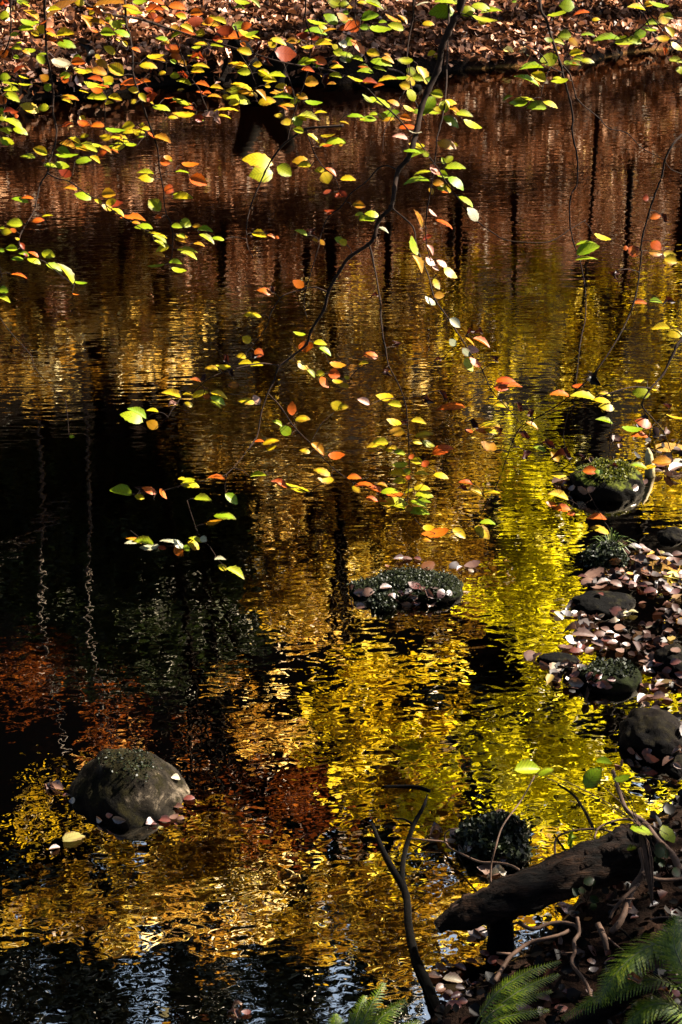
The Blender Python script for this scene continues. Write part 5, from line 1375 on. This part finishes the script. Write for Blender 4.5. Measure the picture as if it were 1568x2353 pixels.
root_p = on_z(1500, 2080, .30)
root = empty('sapling', root_p)
tag(root, 'young sapling with a few dull green leaves in front of the log end', 'sapling')
mb = MB()
leaves = [(1212, 1768, .62, .075, .2, 'G'), (1255, 1772, .62, .05, .5, 'G'), (1362, 1786, .60, .07, .8, 'G'), (1388, 1752, .62, .045, -.3, 'G'), (1430, 1790, .58, .05, .3, 'G'), (1476, 1906, .50, .065, .0, 'G'), (1535, 1918, .50, .06, -1.2, 'G'), (1312, 1928, .42, .05, 1.3, 'G'), (1452, 1950, .45, .03, .4, 'G')]
prev = root_p
for (px, py, z, L_, a, c) in leaves:
    q = on_z(px, py, z)
    st_ = spline([root_p, on_z(1470, 1900, .5), q], 5)
    mb.tube(st_, [.0022 * (1 - .7 * i / len(st_)) for i in range(len(st_))], 4)
    o = put_leaf(c, q, L_, a, .35, None)
    o.parent = root; o.matrix_basis = Matrix.Translation(-root_p) @ o.matrix_basis
mb.build('stem', M['stick'], root, loc=root_p)
M['ivy'] = leaf_mat('ivy_leaf', (0.006, 0.018, 0.003), (0.014, 0.032, 0.005), trans=.2)
for (cx_, cy_, z, lb) in ((1350, 2050, .28, 'small dark green ivy sprig before the middle of the log'), (1524, 1985, .36, 'dark ivy sprig beside the thick end of the log')):
    root_p = on_z(cx_, cy_, z)
    root = empty('ivy_sprig', root_p); tag(root, lb, 'ivy')
    mb = MB()
    for i in range(6):
        q = root_p + Vector((random.uniform(-.03, .03), random.uniform(-.01, .01), random.uniform(-.045, .045)))
        n = (Vector((0, -.8, .6)) + Vector((random.gauss(0, .3), 0, random.gauss(0, .3)))).normalized()
        a = random.uniform(0, 6.28)
        X = (Vector((math.cos(a), 0, math.sin(a)))); X = (X - n * X.dot(n)).normalized(); Yv = n.cross(X); L_ = random.uniform(.022, .034)
        o = link('leaf', leaf_data('ivy', False, i % 4), root)
        q2 = q - root_p
        o.matrix_basis = Matrix(((X.x * L_, Yv.x * L_ * 1.3, n.x * L_, q2.x), (X.y * L_, Yv.y * L_ * 1.3, n.y * L_, q2.y), (X.z * L_, Yv.z * L_ * 1.3, n.z * L_, q2.z), (0, 0, 0, 1)))
        mb.tube([root_p + Vector((0, 0, -.04)), q], [.001, .0008], 4)
    mb.build('stem', M['twig'], root, loc=root_p)
# ------------------------------------------------------------------ fallen leaves (each one an object)
bpy.context.view_layer.update()
from mathutils.bvhtree import BVHTree
TREES = []
for root, me in STONES:
    mw = Matrix.LocRotScale(root.location, root.rotation_euler, None)
    vs_ = [mw @ v.co for v in me.vertices]
    TREES.append(BVHTree.FromPolygons(vs_, [tuple(p.vertices) for p in me.polygons]))


def surface(px, py):
    """first thing under the pixel: stone, ground or water"""
    d = ray(px, py).normalized()
    best = (3.2 / -d.z, Vector((0, 0, 1)))
    for t in TREES:
        hit, n, i, dist = t.ray_cast(EYE, d)
        if hit is not None and dist < best[0]:
            best = (dist, n)
    S_ = np.linspace(3.5, best[0] + .02, 500)
    zz = CAM_H + d.z * S_
    h = zz < ground_h(d.x * S_, d.y * S_)
    if h.any() and S_[int(np.argmax(h))] < best[0]:
        best = (float(S_[int(np.argmax(h))]), Vector((0, 0, 1)))
    return EYE + d * best[0], best[1]


COLN = dict(p='pinkish tan', r='dull red', w='pale cream', y='yellow', d='dark purple grey', o='orange brown', a='tan')
FALL = [  # scale, ox, oy, where, [x y size colour ...]
 (.5, 0, 1763, 'floating against the round grey boulder', '232 100 70 p;262 96 75 p;305 142 42 r;342 155 40 d;465 236 45 p;505 220 38 r;550 236 60 d;688 250 55 r;708 270 28 r;757 250 62 r;802 55 60 w;822 188 50 p;800 236 48 p;832 240 40 p;868 150 62 r;740 290 30 y;812 268 26 r'),
 (.5, 0, 1763, 'floating on the black water below the round grey boulder', '342 326 118 y;250 380 52 p;238 400 20 w'),
 (.5, 0, 1763, 'floating at the bottom edge left of the small fern', '1090 1108 62 p;1080 1140 62 p;1132 1136 52 r'),
 (.5, 784, 1179, 'behind the long mossy stone', '268 216 60 p;302 214 52 p;352 216 46 r;520 246 70 d;548 262 40 r;606 246 80 p;598 270 38 w;215 252 30 o'),
 (.5, 784, 1179, 'on top of the long mossy stone', '402 248 78 o'),
 (.5, 784, 1179, 'along the front of the long mossy stone', '62 345 60 r;90 366 60 p;125 368 60 p;205 352 60 p;275 374 40 r;338 340 64 r;312 366 50 d;332 382 46 p;345 405 46 r;402 376 70 p;458 372 62 r;412 410 72 p;300 416 50 p;268 418 50 p;236 386 52 p;92 432 52 p;250 395 50 d;370 352 40 r;430 352 40 d;495 370 50 d'),
 (.5, 784, 589.6, 'lying around the bright mossy stone', '1008 1040 80 p;1036 1052 60 r;1112 1072 60 p;1150 1068 46 p;1346 1062 52 p;1396 1044 46 p;1010 1022 50 p;1068 1066 50 r'),
 (.5, 784, 589.6, 'on the mud right of the bright mossy stone', '1492 945 120 p;1540 985 100 p;1450 1002 70 p;1520 1015 90 p;1555 950 90 w;1470 965 70 r'),
 (.5, 784, 1179, 'in the leaf heap below the grassy hummock', '1290 148 62 p;1348 164 60 d;1375 232 112 p;1350 215 70 p;1258 218 62 o;1412 270 90 o;1440 212 62 p;1165 290 122 p;1240 275 76 p;1210 330 80 p;1132 320 82 p;1182 346 82 p;1192 380 50 r;1300 305 62 r;1340 330 72 r;1364 308 60 r;1386 346 72 r;1422 366 66 r;1456 340 60 d;1502 356 62 p;1540 340 62 p;1552 300 66 p;1480 240 60 p;1522 220 60 p;1500 200 56 d;1550 242 62 d;1470 188 42 y;1446 292 62 d;1500 285 60 p;1520 262 55 r;1478 318 56 d;1536 368 56 r;1410 330 60 d;1262 330 60 p;1110 300 40 r;1405 182 50 p;1380 155 40 p;1545 195 50 p;1560 330 50 d'),
 (.5, 784, 1179, 'around the flat pale grey stone', '1000 475 60 w;1045 442 80 d;1110 482 70 p;1125 506 95 d;1076 470 50 p;1196 466 36 w;1262 450 66 r;1166 490 52 p;1312 468 36 y;1342 466 46 y;1290 446 50 p;975 460 40 r;1040 470 60 d;1150 470 50 p'),
 (.5, 784, 1179, 'in the pink raft above the dark mossy slab', '1072 556 110 p;1110 575 100 p;1060 592 72 p;1112 604 60 p;1152 575 62 p;1180 606 60 p;1222 590 62 r;1252 606 62 p;1100 622 56 r;1142 636 56 p;1040 626 62 p;1192 560 62 p;1080 636 60 r;1160 540 66 p;1280 640 62 p;1240 562 50 p;1205 632 50 p;1120 545 70 p;1020 618 50 p;1215 540 44 p;1310 610 44 p;1270 575 40 r'),
 (.5, 784, 1179, 'around the dark mossy slab', '868 660 92 p;902 664 60 p;985 716 80 w;1050 720 60 w;1082 748 62 r;1086 776 80 p;1060 765 70 p;1150 762 50 r;1182 756 52 r;1212 780 50 r;1242 768 46 r;1192 790 46 r;1226 796 46 r;1142 745 46 r;1165 778 46 r;940 690 60 p;1110 715 60 d;1030 690 50 p'),
 (.5, 784, 1179, 'on mud by the dark stone at the right edge', '1480 745 60 p;1432 712 70 p;1402 722 60 p;1540 690 60 r;1482 796 82 p;1502 740 60 r;1452 770 60 p;1560 742 60 r;1390 690 50 p;1425 735 50 d;1520 765 60 p;1550 800 60 p;1465 700 50 r;1440 812 44 r;1555 770 50 r;1410 690 40 p;1500 720 50 r'),
 (.5, 784, 1179, 'on top of the dark stone at the right edge', '1536 638 62 p'),
 (.5, 784, 1179, 'at the foot of the big brown stone', '1380 1110 52 r;1426 1122 72 r;1382 856 70 p;1462 850 62 p;1502 862 60 p;1540 1090 66 p;1560 1000 60 d;1510 1150 60 p;1345 1088 50 r;1550 1165 50 p;1420 848 50 p;1405 1098 50 r'),
 (.5, 784, 1763, 'floating around the ivy stone', '436 298 66 p;530 312 72 p;592 368 72 p;500 350 60 p;690 478 135 p;715 500 90 w;742 414 52 r;560 372 50 p'),
 (.5, 784, 1763, 'resting on top of the ivy stone', '728 218 72 p'),
 (.5, 784, 1763, 'in the pile beside the forked branch below the log', '456 940 68 o;430 966 66 p;512 990 86 w;456 1020 62 o;482 1074 62 r;530 1060 62 r;512 1104 72 r;545 930 56 r;600 902 56 r;580 1000 52 d;525 1098 66 r;495 1048 50 p;640 765 80 p;610 775 70 p;600 800 50 o;545 1020 46 d;560 1085 50 r;500 920 46 p;475 905 40 r;540 960 46 o;590 1050 50 d;620 1005 46 r;660 860 50 r;700 890 60 r'),
 (.5, 784, 1763, 'on the dark soil below the log', '1040 662 96 r;1072 690 70 r;1015 645 60 r;1268 545 56 p;1200 548 44 p;1052 1060 100 r;985 1082 86 r;932 1072 72 r;842 1122 70 r;762 1166 70 r;702 1150 76 o;1132 708 52 o;882 652 50 p;1350 700 46 r;1520 688 60 r;1160 1155 60 r;1210 1130 60 d;900 1145 60 o;1240 900 60 r;1160 940 50 d;1010 1120 70 r;820 1100 60 d;1150 900 50 o;1440 640 50 d;1300 880 46 r;950 690 44 y;1460 590 50 r'),
 (.5, 784, 1763, 'caught in the large fern', '1350 975 66 o;1462 905 72 r;1485 870 62 r;1440 835 60 o;1485 1025 50 o;1540 1040 46 r'),
]
cnt = 0
for sc, ox, oy, where, txt in FALL:
    for e in txt.split(';'):
        a = e.split()
        px, py, L_, c = float(a[0]) * sc + ox, float(a[1]) * sc + oy, float(a[2]) * sc, a[3]
        if where.startswith('caught'):
            q, n = on_z(px, py, .33), Vector((0, -.5, .8)).normalized()
        else:
            q, n = surface(px, py)
        mpp = (q - EYE).length / FPX
        L3 = L_ * mpp * random.uniform(.85, 1.1)
        n = (n + Vector((random.gauss(0, .16), random.gauss(-.06, .16), random.gauss(0, .05)))).normalized()
        ang = random.choice((0, math.pi)) + random.gauss(0, .55)
        X = Vector((math.cos(ang), math.sin(ang), 0)); X = (X - n * X.dot(n)).normalized(); Yv = n.cross(X)
        curled = random.random() < .22
        o = link('fallen_leaf', leaf_data(c, curled, random.randrange(3 if curled else 4)))
        b = q + n * (.006 + .10 * L3 * random.random()) - X * L3 * .5
        sw = random.uniform(.85, 1.12)
        o.matrix_basis = Matrix(((X.x * L3, Yv.x * L3 * sw, n.x * L3, b.x), (X.y * L3, Yv.y * L3 * sw, n.y * L3, b.y), (X.z * L3, Yv.z * L3 * sw, n.z * L3, b.z), (0, 0, 0, 1)))
        tag(o, COLN[c] + ' fallen beech leaf ' + where, 'fallen leaf', 'fallen leaves ' + where)
        cnt += 1
print('FALLEN', cnt)

# sunken leaves and small debris nobody could count
rng = np.random.default_rng(55)
n = 2600
x = rng.uniform(.45, 2.0, n); y = rng.uniform(3.4, 6.4, n)
z = ground_h(x, y)
ok = (z < -.01) & (z > -.35) & (rng.uniform(0, 1, n) < np.clip((x - .5) / .8, .05, 1))
v, f = leaf_cloud(np.stack([x, y, z + .012], 1)[ok], .055, 1.4, rng=rng, ovate=True, aspect=.75)
M['sunken'] = foliage_mat('sunken_leaves', [(0.0, (0.05, 0.02, 0.006)), (0.5, (0.25, 0.13, 0.02)), (0.8, (0.45, 0.36, 0.04)), (1.0, (0.5, 0.42, 0.2))], .2)
tag(link('sunken_leaves', mesh_np('sunken_leaves', v, f, M['sunken'])), 'yellow and brown leaves lying on the shallow stream bed at the right', 'leaf litter', kind='stuff')
n = 7600
x = rng.uniform(.0, 3.4, n); y = rng.uniform(2.3, 4.8, n)
z = ground_h(x, y)
ok = z > .01
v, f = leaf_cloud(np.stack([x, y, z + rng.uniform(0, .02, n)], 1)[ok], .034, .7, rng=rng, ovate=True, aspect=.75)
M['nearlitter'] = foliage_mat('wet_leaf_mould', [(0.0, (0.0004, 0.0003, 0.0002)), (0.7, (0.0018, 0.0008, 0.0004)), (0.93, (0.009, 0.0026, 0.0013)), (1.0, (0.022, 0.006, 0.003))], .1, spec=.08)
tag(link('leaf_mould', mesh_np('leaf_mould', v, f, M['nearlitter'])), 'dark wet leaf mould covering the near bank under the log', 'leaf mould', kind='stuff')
# loose bits of leaf drifted on the mud bars
n = 320
mi = rng.integers(0, len(MOUNDS), n)
Mo = np.array(MOUNDS)
x = Mo[mi, 0] + rng.normal(0, 1, n) * Mo[mi, 2] * .75; y = Mo[mi, 1] + rng.normal(0, 1, n) * Mo[mi, 2] * .7
z = np.maximum(ground_h(x, y), 0)
v, f = leaf_cloud(np.stack([x, y, z + rng.uniform(.002, .012, n)], 1), .04, .9, rng=rng, ovate=True, aspect=.75)
M['drift'] = foliage_mat('drifted_leaf_bits', [(0.0, (0.001, 0.0006, 0.0004)), (0.5, (0.008, 0.003, 0.002)), (0.8, (0.03, 0.012, 0.008)), (0.96, (0.08, 0.045, 0.03)), (1.0, (0.10, 0.07, 0.012))], .15, spec=.08)
tag(link('drifted_leaf_litter', mesh_np('drifted_leaf_litter', v, f, M['drift'])), 'small broken leaves drifted together on the mud bars at the right', 'leaf litter', kind='stuff')
